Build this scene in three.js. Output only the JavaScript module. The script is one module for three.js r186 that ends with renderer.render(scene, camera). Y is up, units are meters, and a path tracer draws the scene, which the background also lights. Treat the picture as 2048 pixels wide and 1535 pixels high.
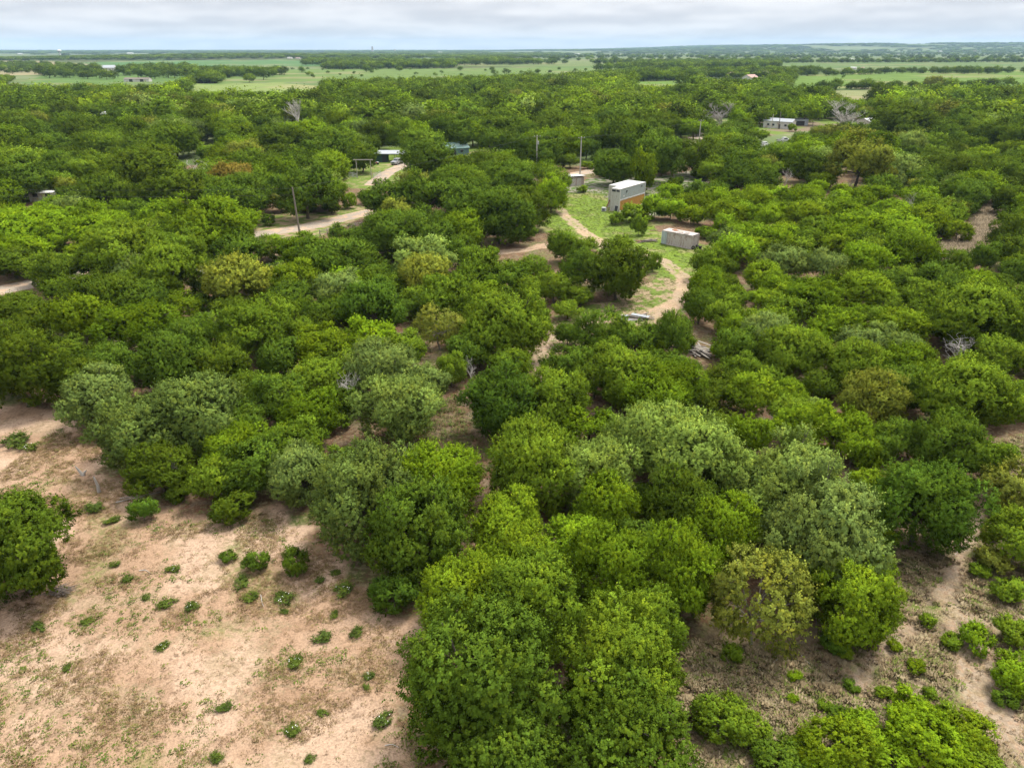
import * as THREE from 'three';
import { mergeGeometries } from 'three/addons/utils/BufferGeometryUtils.js';

// ------------------------------------------------------------------ camera, sky, sun, exposure
const scene = new THREE.Scene();
const FPX = 1421, EYE = 34.5, PITCH = THREE.MathUtils.degToRad(25.29);
const camera = new THREE.PerspectiveCamera(2 * THREE.MathUtils.radToDeg(Math.atan(767.5 / FPX)), 2048 / 1535, 0.5, 60000);
camera.position.set(0, EYE, 0);
camera.rotation.set(-PITCH, 0, 0);
const renderer = new THREE.WebGLRenderer({ antialias: true });
renderer.toneMapping = THREE.LinearToneMapping;
renderer.toneMappingExposure = 3.9;
renderer.shadowMap.enabled = true;

const SKY_HORIZON = 0.212, SKY_RISE = 1.8;      // overcast: brighter towards the zenith, as a cloud deck is
const sun = new THREE.DirectionalLight(new THREE.Color(1, 0.955, 0.86), 1.5);
sun.position.set(260, 620, -330);
sun.target.position.set(0, 0, -120);
sun.castShadow = true;
sun.shadow.radius = 30;
sun.shadow.mapSize.set(4096, 4096);
Object.assign(sun.shadow.camera, { left: -400, right: 400, top: 400, bottom: -400, near: 1, far: 2000 });
scene.add(sun, sun.target);
scene.fog = new THREE.FogExp2(new THREE.Color(0.50, 0.75, 1.0), 0.00005);

// ------------------------------------------------------------------ numbers and noise
function rng(seed) { let s = seed | 0; return () => { s = (s + 0x6d2b79f5) | 0; let t = Math.imul(s ^ (s >>> 15), 1 | s); t = (t + Math.imul(t ^ (t >>> 7), 61 | t)) ^ t; return ((t ^ (t >>> 14)) >>> 0) / 4294967296; }; }
const clamp = (x, a, b) => (x < a ? a : x > b ? b : x), lerp = (a, b, t) => a + (b - a) * t, sstep = (a, b, x) => { const t = clamp((x - a) / (b - a), 0, 1); return t * t * (3 - 2 * t); };
const NT = 512, ntab = new Float32Array(NT * NT); { const r = rng(77); for (let i = 0; i < ntab.length; i++) ntab[i] = r(); }
function vnoise(x, y) {
  const xi = Math.floor(x), yi = Math.floor(y); let u = x - xi, v = y - yi; u = u * u * (3 - 2 * u); v = v * v * (3 - 2 * v);
  const x0 = xi & 511, x1 = (xi + 1) & 511, y0 = (yi & 511) * NT, y1 = ((yi + 1) & 511) * NT;
  return (ntab[y0 + x0] * (1 - u) + ntab[y0 + x1] * u) * (1 - v) + (ntab[y1 + x0] * (1 - u) + ntab[y1 + x1] * u) * v;
}
function fbm(x, y, n = 3) { let a = 0.5, s = 0, t = 0; for (let i = 0; i < n; i++) { s += a * vnoise(x, y); t += a; a *= 0.5; x = x * 2.03 + 17.3; y = y * 2.03 + 9.1; } return s / t; }

// ------------------------------------------------------------------ sky
{
  const W = 2048, Hh = 1024, data = new Float32Array(W * Hh * 4);
  for (let row = 0; row < Hh; row++) {
    const el = ((row + 0.5) / Hh - 0.5) * Math.PI, s = Math.sin(el), c = Math.cos(el), up = Math.max(0, s);
    for (let col = 0; col < W; col++) {
      const az = ((col + 0.5) / W - 0.5) * 2 * Math.PI, x = Math.cos(az) * c, z = Math.sin(az) * c;
      const k = 1 / (up + 0.035);                                     // a flat cloud deck seen from below
      let n = fbm(x * k * 0.55 + 3.7, z * k * 0.55 + 40.2, 4) * 0.65 + fbm(x * k * 2.1 + 11, z * k * 2.1 + 7, 3) * 0.35;
      n = sstep(0.3, 0.72, n);
      const base = SKY_HORIZON * (1 + SKY_RISE * up) * lerp(0.83, 1.1, n);
      const i = (row * W + col) * 4, grey = 1 - n;
      data[i] = base * (1.0 - 0.04 * grey); data[i + 1] = base * (0.995 - 0.02 * grey); data[i + 2] = base * (1.015 + 0.02 * grey); data[i + 3] = 1;
    }
  }
  const t = new THREE.DataTexture(data, W, Hh, THREE.RGBAFormat, THREE.FloatType);
  t.mapping = THREE.EquirectangularReflectionMapping; t.magFilter = THREE.LinearFilter; t.needsUpdate = true;
  scene.background = t; scene.environment = t;
}

// ------------------------------------------------------------------ from a photograph's pixel to a place
const CP = Math.cos(PITCH), SP = Math.sin(PITCH);
function at(px, py, h = 0) { const a = (px - 1024) / FPX, b = -(py - 767.5) / FPX, dy = b * CP - SP, dz = -b * SP - CP, t = (h - EYE) / dy; return new THREE.Vector3(a * t, h, dz * t); }
function toPixel(x, y, z) { const dy = y - EYE, yc = dy * CP - z * SP * 1, zc = dy * SP + z * CP; const d = -zc; return [1024 + (x / d) * FPX, 767.5 - ((dy * CP - z * SP) / d) * FPX, d]; }
function inPoly(p, x, y) { let c = false; for (let i = 0, j = p.length - 1; i < p.length; j = i++) { const [a, b] = p[i], [d, e] = p[j]; if (b > y !== e > y && x < ((d - a) * (y - b)) / (e - b) + a) c = !c; } return c; }
const groundPoly = (px) => px.map(([x, y]) => { const v = at(x, y); return [v.x, v.z]; });

// ------------------------------------------------------------------ names and labels
const taken = new Map();
function numbered(name) { const n = taken.get(name) ?? 0; taken.set(name, n + 1); return n ? name + '_' + String(n).padStart(3, '0') : name; }
function tag(o, label, category, group, kind) { o.userData.label = label; if (category) o.userData.category = category; if (group) o.userData.group = group; if (kind) o.userData.kind = kind; return o; }
function thing(name, label, category, pos, turn = 0, group) { const g = new THREE.Group(); g.name = numbered(name); g.position.set(pos.x, pos.y, pos.z); g.rotation.y = turn; tag(g, label, category, group); scene.add(g); return g; }
function part(name, geo, mat, parent) { const m = new THREE.Mesh(geo, mat); m.name = name; m.castShadow = m.receiveShadow = true; parent.add(m); return m; }
function single(name, geo, mat, label, category, group) { const m = new THREE.Mesh(geo, mat); m.name = numbered(name); m.castShadow = m.receiveShadow = true; tag(m, label, category, group); scene.add(m); return m; }
function setting(name, geo, mat, label, kind = 'structure') { const m = new THREE.Mesh(geo, mat); m.name = numbered(name); m.castShadow = m.receiveShadow = true; tag(m, label, null, null, kind); scene.add(m); return m; }

// ------------------------------------------------------------------ what the ground is made of (zones outlined on the ground)
const Z = {
  sand: [[-500, 780], [0, 802], [120, 815], [190, 860], [230, 960], [320, 1000], [430, 1050], [540, 1015], [600, 1060], [670, 1130], [760, 1190], [830, 1250], [850, 1400], [880, 1560], [950, 1800], [-700, 1800]],
  brush: [[1390, 1260], [1480, 1300], [1620, 1290], [1760, 1240], [1790, 1110], [1850, 1060], [1940, 960], [1990, 880], [2200, 850], [2500, 1800], [1330, 1800], [1360, 1400]],
  lawn: [[1085, 450], [1100, 415], [1130, 385], [1215, 390], [1240, 425], [1300, 440], [1330, 480], [1420, 490], [1420, 540], [1380, 560], [1280, 530], [1180, 490], [1120, 470]],
  scrub: [[1110, 385], [1150, 365], [1240, 350], [1330, 350], [1400, 340], [1390, 400], [1330, 430], [1240, 440], [1240, 470], [1180, 460], [1215, 400]],
  yard: [[690, 375], [690, 330], [740, 300], [800, 292], [960, 292], [1040, 296], [1040, 300], [860, 320], [830, 360], [790, 380]],
  clear: [[1100, 640], [1220, 605], [1290, 560], [1340, 530], [1390, 560], [1385, 620], [1320, 645], [1180, 660], [1120, 720], [1080, 760], [1070, 720]],
  gap: [[830, 880], [900, 780], [930, 780], [940, 860], [985, 900], [985, 960], [940, 965]],
  gap2: [[800, 700], [815, 650], [850, 640], [860, 700], [880, 720]],
  tan: [[1870, 530], [1880, 490], [1945, 470], [1960, 400], [2015, 395], [2005, 450], [1960, 500], [1900, 540]],
  roadside: [[500, 470], [520, 430], [660, 425], [740, 405], [745, 430], [600, 480], [520, 490]],
  farside: [[1330, 300], [1360, 255], [1420, 250], [1620, 235], [1720, 235], [1730, 262], [1600, 262], [1480, 280], [1400, 300]],
};
const ROADS = [   // [half width in metres, points on the photograph]
  { w: 2.6, p: [[-160, 620], [-60, 592], [40, 572], [130, 553], [250, 527], [400, 493], [515, 468], [620, 452], [735, 424], [850, 398], [980, 376], [1090, 358], [1180, 343], [1280, 312], [1360, 291], [1395, 276], [1410, 262], [1395, 245]] },
  { w: 1.7, p: [[640, 500], [700, 500], [790, 503], [890, 507], [990, 506], [1060, 497], [1110, 488], [1180, 478], [1230, 500]], dirt: 1 },
  { w: 1.35, p: [[1105, 405], [1130, 430], [1165, 462], [1205, 486], [1260, 502], [1330, 522], [1372, 556], [1366, 596], [1330, 622]], dirt: 1 },
  { w: 1.3, p: [[1366, 596], [1300, 632], [1190, 640], [1130, 660], [1095, 700], [1080, 752]], dirt: 1 },
  { w: 2.2, p: [[745, 368], [775, 345], [800, 333], [815, 322]] },
  { w: 1.5, p: [[1100, 326], [1200, 327], [1260, 329]] },
  { w: 0.42, p: [[1985, 940], [1950, 1060], [1915, 1120], [1890, 1175], [1875, 1185], [1925, 1228], [1990, 1252], [2060, 1290]], dirt: 1 },
  { w: 0.5, p: [[1820, 1255], [1770, 1305], [1730, 1345], [1710, 1385]], dirt: 1 },
  { w: 0.4, p: [[1900, 1235], [1915, 1300], [1955, 1385], [1990, 1470], [2060, 1545], [2120, 1600]], dirt: 1 },
  { w: 1.2, p: [[1940, 1300], [1960, 1360], [1990, 1440], [2100, 1540]], dirt: 1 },
];
// low-resolution maps of the zones over a rectangle, blurred a little; looked up through warped coordinates, so that borders are ragged
function zoneMap(rect, N, polys, lines, blur) {
  const [x0, z0, x1, z1] = rect, a = new Float32Array(N * N), sx = (x1 - x0) / N, sz = (z1 - z0) / N;
  for (const p of polys) { let lo = 1e9, hi = -1e9; for (const q of p) { lo = Math.min(lo, q[1]); hi = Math.max(hi, q[1]); }
    for (let j = Math.max(0, Math.floor((lo - z0) / sz)); j < Math.min(N, Math.ceil((hi - z0) / sz)); j++) for (let i = 0; i < N; i++) if (inPoly(p, x0 + (i + 0.5) * sx, z0 + (j + 0.5) * sz)) a[j * N + i] = 1; }
  for (const { w, p } of lines) for (let s = 0; s + 1 < p.length; s++) { const [ax, az] = p[s], [bx, bz] = p[s + 1], L = Math.hypot(bx - ax, bz - az) || 1, m = w + Math.max(sx, sz) * 2;
    for (let j = Math.max(0, Math.floor((Math.min(az, bz) - m - z0) / sz)); j < Math.min(N, (Math.max(az, bz) + m - z0) / sz); j++) for (let i = Math.max(0, Math.floor((Math.min(ax, bx) - m - x0) / sx)); i < Math.min(N, (Math.max(ax, bx) + m - x0) / sx); i++) {
      const x = x0 + (i + 0.5) * sx, z = z0 + (j + 0.5) * sz, t = clamp(((x - ax) * (bx - ax) + (z - az) * (bz - az)) / (L * L), 0, 1), d = Math.hypot(x - ax - t * (bx - ax), z - az - t * (bz - az));
      const full = 1 - sstep(w * 0.75, w * 1.15 + sx, d), v = w > 1.25 && w < 1.9 ? Math.max(full * 0.5, 1 - sstep(0.3, 0.7, Math.abs(d - 0.85))) : full; a[j * N + i] = Math.max(a[j * N + i], v); } }
  let b = a; const r = Math.max(0, Math.round(blur / sx));
  for (let pass = 0; pass < 2 && r > 0; pass++) for (const [dx, dy] of [[1, 0], [0, 1]]) { const o = new Float32Array(N * N); for (let j = 0; j < N; j++) for (let i = 0; i < N; i++) { let s = 0, n = 0; for (let k = -r; k <= r; k++) { const u = i + k * dx, v = j + k * dy; if (u >= 0 && v >= 0 && u < N && v < N) { s += b[v * N + u]; n++; } } o[j * N + i] = s / n; } b = o; }
  return (x, z) => { const u = clamp((x - x0) / sx - 0.5, 0, N - 1.001), v = clamp((z - z0) / sz - 0.5, 0, N - 1.001), i = u | 0, j = v | 0, f = u - i, g = v - j, k = j * N + i; return (b[k] * (1 - f) + b[k + 1] * f) * (1 - g) + (b[k + N] * (1 - f) + b[k + N + 1] * f) * g; };
}
const FORE = [-52, -74, 52, -16], NEAR = [-120, -240, 120, -2], MID = [-1500, -2500, 1500, 500], FAR = [-12000, -17000, 12000, 5000];
const roadLines = ROADS.map((r) => ({ ...r, p: groundPoly(r.p) })), GP = {}; for (const k in Z) GP[k] = groundPoly(Z[k]);
const nearMaps = {}; for (const k in GP) nearMaps[k] = zoneMap(NEAR, 480, [GP[k]], [], 1.2);
nearMaps.road = zoneMap(NEAR, 900, [], roadLines.filter((r) => !r.dirt), 0.2); nearMaps.dirt = zoneMap(NEAR, 900, [], roadLines.filter((r) => r.dirt), 0.25);
const midRect = [-450, -560, 450, -60], midMaps = { yard: zoneMap(midRect, 500, [GP.yard], [], 3), farside: zoneMap(midRect, 500, [GP.farside], [], 3), road: zoneMap(midRect, 900, [], roadLines.filter((r) => !r.dirt), 0.4) };
const mix3 = (o, c, t) => { t = clamp(t, 0, 1); o[0] += (c[0] - o[0]) * t; o[1] += (c[1] - o[1]) * t; o[2] += (c[2] - o[2]) * t; };
const C = { sand: [0.29, 0.19, 0.122], sandPale: [0.37, 0.26, 0.18], sandDark: [0.20, 0.124, 0.074], litter: [0.10, 0.062, 0.036], litterRed: [0.135, 0.072, 0.042], soil: [0.148, 0.114, 0.074], dry: [0.25, 0.19, 0.115], grass: [0.10, 0.145, 0.025], lush: [0.115, 0.168, 0.02], weed: [0.06, 0.10, 0.02], grey: [0.19, 0.175, 0.135], road: [0.27, 0.225, 0.178], track: [0.285, 0.22, 0.158], under: [0.055, 0.068, 0.022] };
const outC = [0, 0, 0];
function nearColor(x, z, fine) {
  const o = outC, w1 = (fbm(x * 0.35, z * 0.35, 2) - 0.5) * 5, w2 = (fbm(x * 0.35 + 50, z * 0.35 + 31, 2) - 0.5) * 5, xx = x + w1, zz = z + w2, M = nearMaps;
  const n1 = fbm(x * 0.22 + 7, z * 0.22, 3), n2 = fbm(x * 0.9, z * 0.9 + 13, 3), n3 = fine ? fbm(x * 4.5, z * 5.5, 2) : 0.5, n4 = fine ? vnoise(x * 13.7, z * 17.3) : 0.5;
  o[0] = C.litter[0]; o[1] = C.litter[1]; o[2] = C.litter[2];
  mix3(o, C.litterRed, sstep(0.45, 0.7, n2)); mix3(o, C.weed, sstep(0.5, 0.64, n1 * 0.55 + n3 * 0.25 + n2 * 0.2) * 0.75); mix3(o, C.dry, sstep(0.5, 0.7, n3) * 0.5); mix3(o, C.soil, sstep(0.55, 0.7, fbm(x * 2.1 + 3, z * 2.1, 2)) * 0.6);
  const s = sstep(0.3, 0.7, M.sand(xx, zz) + (n2 - 0.5) * 0.5);
  if (s > 0) {
    const t = [...C.sand]; mix3(t, C.sandPale, sstep(0.42, 0.68, n1)); mix3(t, C.sandDark, sstep(0.56, 0.8, n2) * 0.55);
    mix3(t, C.litter, sstep(0.62, 0.74, n3) * 0.55 * sstep(0.32, 0.6, n2)); mix3(t, C.dry, sstep(0.57, 0.68, n3 * 0.45 + fbm(x * 0.5 + 80, z * 0.5, 2) * 0.55) * 0.5);
    const q = fbm(x * 0.16 + 21, z * 0.16 + 4, 3); mix3(t, C.grass, sstep(0.62, 0.78, q + sstep(-12, -24, x) * sstep(-33, -25, z) * 0.3) * (0.15 + 0.4 * sstep(0.4, 0.6, n3) + 0.35 * sstep(-12, -24, x) * sstep(-33, -25, z)));
    mix3(o, t, s);
  }
  const b = sstep(0.3, 0.7, M.brush(xx, zz) + (n2 - 0.5) * 0.4);
  if (b > 0) { const t = [...C.soil]; mix3(t, C.dry, sstep(0.4, 0.65, n2)); mix3(t, C.litter, sstep(0.55, 0.72, n3) * 0.7); mix3(t, C.grass, sstep(0.5, 0.68, fbm(x * 0.6 + 9, z * 0.6 + 2, 3)) * (0.4 + 0.5 * sstep(0.4, 0.6, n3))); mix3(o, t, b); }
  const g = Math.max(M.gap(x, z), M.gap2(x, z)); if (g > 0.05) { const t = [...C.soil]; mix3(t, C.litterRed, sstep(0.4, 0.65, n2)); mix3(t, C.sand, sstep(0.6, 0.75, n3) * 0.5); mix3(o, t, sstep(0.2, 0.6, g)); }
  const cl = M.clear(xx, zz); if (cl > 0.05) { const t = [...C.dry]; mix3(t, C.grass, sstep(0.42, 0.6, n2)); mix3(t, C.soil, sstep(0.6, 0.75, n3) * 0.6); mix3(o, t, sstep(0.2, 0.6, cl)); }
  const sc = M.scrub(xx, zz); if (sc > 0.05) { const t = [...C.grey]; mix3(t, C.weed, sstep(0.45, 0.62, n2)); mix3(o, t, sstep(0.2, 0.6, sc)); }
  const la = M.lawn(xx, zz); if (la > 0.05) { const t = [...C.lush]; mix3(t, C.grass, sstep(0.45, 0.65, n2)); mix3(t, C.dry, sstep(0.6, 0.75, n1) * 0.5); mix3(o, t, sstep(0.25, 0.6, la)); }
  const rs = M.roadside(xx, zz); if (rs > 0.05) { const t = [...C.dry]; mix3(t, C.grass, sstep(0.4, 0.6, n2)); mix3(o, t, sstep(0.2, 0.6, rs) * 0.9); }
  const ta = M.tan(xx, zz); if (ta > 0.05) { const t = [...C.dry]; mix3(t, C.grey, sstep(0.4, 0.7, n2)); mix3(o, t, sstep(0.2, 0.6, ta)); }
  const ya = M.yard(xx, zz); if (ya > 0.05) { const t = [...C.grass]; mix3(t, C.dry, sstep(0.5, 0.7, n2) * 0.6); mix3(o, t, sstep(0.2, 0.6, ya)); }
  const d = M.dirt(x + w1 * 0.2, z + w2 * 0.2) * 1.08 + (n2 - 0.5) * 0.95 + (n3 - 0.5) * 0.6; if (d > 0.2) { const t = [...C.track]; mix3(t, C.sandPale, sstep(0.5, 0.7, n1)); mix3(t, C.sand, sstep(0.45, 0.7, n3) * 0.7); mix3(t, C.dry, sstep(0.5, 0.72, fbm(x * 1.7 + 5, z * 1.7, 2)) * 0.5); mix3(o, t, sstep(0.35, 0.85, d) * 0.88); }
  const r = M.road(x + w1 * 0.06, z + w2 * 0.06); if (r > 0.1) { const t = [...C.road]; mix3(t, C.sandPale, sstep(0.5, 0.7, n2)); mix3(o, t, sstep(0.25, 0.6, r)); }
  if (fine) { const k = 0.74 + 0.52 * n4; o[0] *= k; o[1] *= k; o[2] *= k; }
  return o;
}
// fields and woods farther off, outlined on the photograph, laid on the ground
const FIELDS = [
  { c: [0.056, 0.118, 0.035], n: 'crop', p: [[90, 137], [95, 127], [300, 121], [560, 120], [660, 124], [640, 132], [420, 136], [200, 138]] },
  { c: [0.174, 0.161, 0.085], n: 'heath', p: [[-200, 152], [-200, 122], [90, 122], [200, 130], [190, 146], [60, 150]] },
  { c: [0.070, 0.121, 0.028], n: 'pasture', p: [[40, 166], [100, 146], [330, 142], [400, 150], [330, 166], [180, 172]] },
  { c: [0.130, 0.170, 0.048], n: 'hay', p: [[380, 184], [390, 167], [560, 166], [640, 172], [640, 182], [520, 186]] },
  { c: [0.085, 0.129, 0.031], n: 'scrubland', p: [[430, 166], [440, 146], [560, 139], [700, 136], [900, 137], [1240, 134], [1260, 142], [1100, 154], [900, 158], [700, 160], [560, 164]] },
  { c: [0.080, 0.138, 0.021], n: 'meadow', p: [[1260, 176], [1270, 163], [1390, 160], [1395, 172]] },
  { c: [0.080, 0.131, 0.020], n: 'meadow', p: [[1560, 176], [1600, 152], [1700, 143], [1900, 140], [2300, 140], [2300, 178], [2000, 174], [1800, 176]] },
  { c: [0.141, 0.152, 0.063], n: 'dry', p: [[1660, 200], [1665, 181], [1760, 180], [1800, 186], [1770, 198]] },
  { c: [0.078, 0.110, 0.037], n: 'range', p: [[1000, 118], [1100, 108], [1500, 105], [2400, 104], [2400, 122], [1900, 124], [1500, 121], [1200, 122]] },
  { c: [0.096, 0.127, 0.041], n: 'range', p: [[900, 131], [910, 124], [1200, 121], [1300, 124], [1200, 131]] },
  { c: [0.073, 0.113, 0.031], n: 'range', p: [[1550, 136], [1560, 121], [2300, 119], [2300, 140], [1960, 138]] },
  { c: [0.074, 0.118, 0.031], n: 'range', p: [[1000, 134], [1200, 131], [1560, 128], [1560, 136], [1300, 139]] },
  { c: [0.104, 0.166, 0.057], n: 'range', p: [[640, 117], [900, 114], [1000, 118], [800, 120]] },
];
const fieldPolys = FIELDS.map((f) => groundPoly(f.p));
const fieldMaps = fieldPolys.map((p) => { let a = [1e9, 1e9, -1e9, -1e9]; for (const [x, z] of p) a = [Math.min(a[0], x), Math.min(a[1], z), Math.max(a[2], x), Math.max(a[3], z)]; return { a, f: zoneMap(a, 200, [p], [], (a[2] - a[0]) * 0.012) }; });
function wideColor(x, z) {
  const o = outC, d = Math.hypot(x, z), n1 = fbm(x * 0.012, z * 0.012, 3), n2 = fbm(x * 0.09, z * 0.06, 3), n0 = fbm(x * 0.0016 + 5, z * 0.0011 + 8, 3);
  o[0] = C.under[0]; o[1] = C.under[1]; o[2] = C.under[2];
  mix3(o, [0.11, 0.135, 0.06], sstep(0.60, 0.65, n0));
  mix3(o, C.weed, sstep(0.4, 0.7, n1) * 0.7); mix3(o, C.dry, sstep(0.62, 0.78, n2) * 0.4);
  for (let k = 0; k < FIELDS.length; k++) { const { a, f } = fieldMaps[k]; if (x < a[0] - 20 || x > a[2] + 20 || z < a[1] - 40 || z > a[3] + 40) continue; const m = f(x, z); if (m < 0.05) continue; const t = [...FIELDS[k].c], v = 0.8 + 0.4 * n2; t[0] *= v; t[1] *= v; t[2] *= v; mix3(t, C.dry, sstep(0.55, 0.75, n1) * 0.35); mix3(o, t, sstep(0.25, 0.6, m)); }
  if (d < 650) {
    const ya = midMaps.yard(x, z), fs = midMaps.farside(x, z), r = midMaps.road(x, z);
    if (ya > 0.05) { const t = [...C.grass]; mix3(t, C.dry, sstep(0.45, 0.65, n2)); mix3(o, t, sstep(0.2, 0.6, ya)); }
    if (fs > 0.05) { const t = [...C.soil]; mix3(t, C.grass, sstep(0.45, 0.6, n2)); mix3(o, t, sstep(0.2, 0.6, fs)); }
    if (r > 0.1) mix3(o, C.road, sstep(0.25, 0.6, r));
  }
  return o;
}
const SRGB = new Uint8Array(4097); for (let i = 0; i <= 4096; i++) { const c = i / 4096; SRGB[i] = Math.round(255 * (c <= 0.0031308 ? 12.92 * c : 1.055 * c ** (1 / 2.4) - 0.055)); }
function paint(rect, w, h, fn) {
  const d = new Uint8Array(w * h * 4), [x0, z0, x1, z1] = rect;
  for (let j = 0; j < h; j++) for (let i = 0; i < w; i++) { const c = fn(x0 + ((i + 0.5) / w) * (x1 - x0), z0 + ((j + 0.5) / h) * (z1 - z0)), k = (j * w + i) * 4; d[k] = SRGB[(clamp(c[0], 0, 1) * 4096) | 0]; d[k + 1] = SRGB[(clamp(c[1], 0, 1) * 4096) | 0]; d[k + 2] = SRGB[(clamp(c[2], 0, 1) * 4096) | 0]; d[k + 3] = 255; }
  const t = new THREE.DataTexture(d, w, h); t.colorSpace = THREE.SRGBColorSpace; t.magFilter = t.minFilter = THREE.LinearFilter; t.wrapS = t.wrapT = THREE.ClampToEdgeWrapping; t.needsUpdate = true; return t;
}
const grainTex = (() => { const n = 512, d = new Uint8Array(n * n * 4); for (let j = 0; j < n; j++) for (let i = 0; i < n; i++) { const v = 255 * (0.5 * vnoise(i / 4, j / 4) + 0.3 * ntab[j * n + i] + 0.2 * vnoise(i / 16, j / 16)); d.set([v, v, v, 255], (j * n + i) * 4); } const t = new THREE.DataTexture(d, n, n); t.wrapS = t.wrapT = THREE.RepeatWrapping; t.magFilter = THREE.LinearFilter; t.needsUpdate = true; return t; })();
const std = (color, roughness = 0.9, more = {}) => new THREE.MeshStandardMaterial({ color: Array.isArray(color) ? new THREE.Color().setRGB(...color) : color, roughness, ...more });

// height of the land: flat here, a low wooded rise on one side, a long ridge on the other, far off
function land(x, z) {
  const d = Math.hypot(x, z); if (d < 2300) return 0;
  const bump = (px, py, sx, sz, h) => { const v = at(px, py); return h * Math.exp(-(((x - v.x) / sx) ** 2) - ((z - v.z) / sz) ** 2); };
  let h = bump(420, 116, 420, 480, 6) + bump(540, 116.5, 330, 420, 5);
  const along = sstep(-500, 5200, x + (fbm(x * 0.0006, 3) - 0.5) * 1500), k = sstep(5200, 8800, -z) * (0.8 + 0.4 * fbm(x * 0.0011, z * 0.0009, 3));
  h += along * k * 78 - sstep(2600, 4200, -z) * (1 - along) * 6;
  return h * sstep(2300, 2900, d);
}
const roll = (x, z) => { const e = Math.min(x - FORE[0], FORE[2] - x, z - FORE[1], FORE[3] - z); return e <= 0 ? 0 : (fbm(x * 0.18, z * 0.18, 3) - 0.5) * 0.35 * sstep(0, 6, e); };
{
  const pos = [], uv = [], idx = [], nor = [], groups = [];
  const grid = (rect, map, nx, nz, hf, slot) => {
    const [x0, z0, x1, z1] = rect, b = pos.length / 3, s0 = idx.length;
    for (let j = 0; j <= nz; j++) for (let i = 0; i <= nx; i++) { const x = lerp(x0, x1, i / nx), z = lerp(z0, z1, j / nz); pos.push(x, hf ? hf(x, z) : 0, z); uv.push((x - map[0]) / (map[2] - map[0]), (z - map[1]) / (map[3] - map[1])); }
    for (let j = 0; j < nz; j++) for (let i = 0; i < nx; i++) { const k = b + j * (nx + 1) + i; idx.push(k, k + nx + 1, k + 1, k + 1, k + nx + 1, k + nx + 2); }
    groups.push([s0, idx.length - s0, slot]);
  };
  const frame = (outer, inner, map, slot) => { const [a, b, c, d] = outer, [e, f, g, h] = inner; for (const r of [[a, b, c, f], [a, h, c, d], [a, f, e, h], [g, f, c, h]]) grid(r, map, 4, 4, null, slot); };
  grid(FORE, FORE, 260, 150, roll, 0); frame(NEAR, FORE, NEAR, 1); frame(MID, NEAR, MID, 2);
  { const A = 420, R = 70, b = pos.length / 3, s0 = idx.length, cx = 0, cz = (MID[1] + MID[3]) / 2;
    for (let r = 0; r <= R; r++) for (let a = 0; a <= A; a++) { const t = (a / A) * 2 * Math.PI, dx = Math.sin(t), dz = -Math.cos(t), edge = Math.min(MID[2] / Math.max(1e-6, Math.abs(dx)), 1500 / Math.max(1e-6, Math.abs(dz))), rad = edge * Math.pow(16500 / edge, r / R), x = cx + dx * rad, z = cz + dz * rad;
      pos.push(x, r === 0 ? 0 : land(x, z), z); uv.push((x - FAR[0]) / (FAR[2] - FAR[0]), (z - FAR[1]) / (FAR[3] - FAR[1])); }
    for (let r = 0; r < R; r++) for (let a = 0; a < A; a++) { const k = b + r * (A + 1) + a; idx.push(k, k + 1, k + A + 1, k + 1, k + A + 2, k + A + 1); }
    groups.push([s0, idx.length - s0, 3]); }
  const g = new THREE.BufferGeometry(); g.setAttribute('position', new THREE.Float32BufferAttribute(pos, 3)); g.setAttribute('uv', new THREE.Float32BufferAttribute(uv, 2)); g.setIndex(idx); g.computeVertexNormals();
  { const n = g.attributes.normal; for (let i = 0; i < n.count; i++) if (n.getY(i) < 0) n.setXYZ(i, -n.getX(i), -n.getY(i), -n.getZ(i)); }
  for (const q of groups) g.addGroup(...q);
  const bump = grainTex.clone(); bump.repeat.set(26, 15);
  const mats = [std(0xffffff, 0.97, { map: paint(FORE, 2048, 1142, (x, z) => nearColor(x, z, true)), bumpMap: bump, bumpScale: 0.05 }), std(0xffffff, 0.97, { map: paint(NEAR, 1600, 1600, (x, z) => nearColor(x, z, true)) }), std(0xffffff, 1, { map: paint(MID, 1800, 1800, wideColor) }), std(0xffffff, 1, { map: paint(FAR, 1600, 1600, wideColor) })];
  for (const m of mats) m.specularIntensity = 0.2;
  setting('ground', g, mats, 'sandy ground, woodland floor, tracks and far fields out to the horizon');
}

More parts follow.
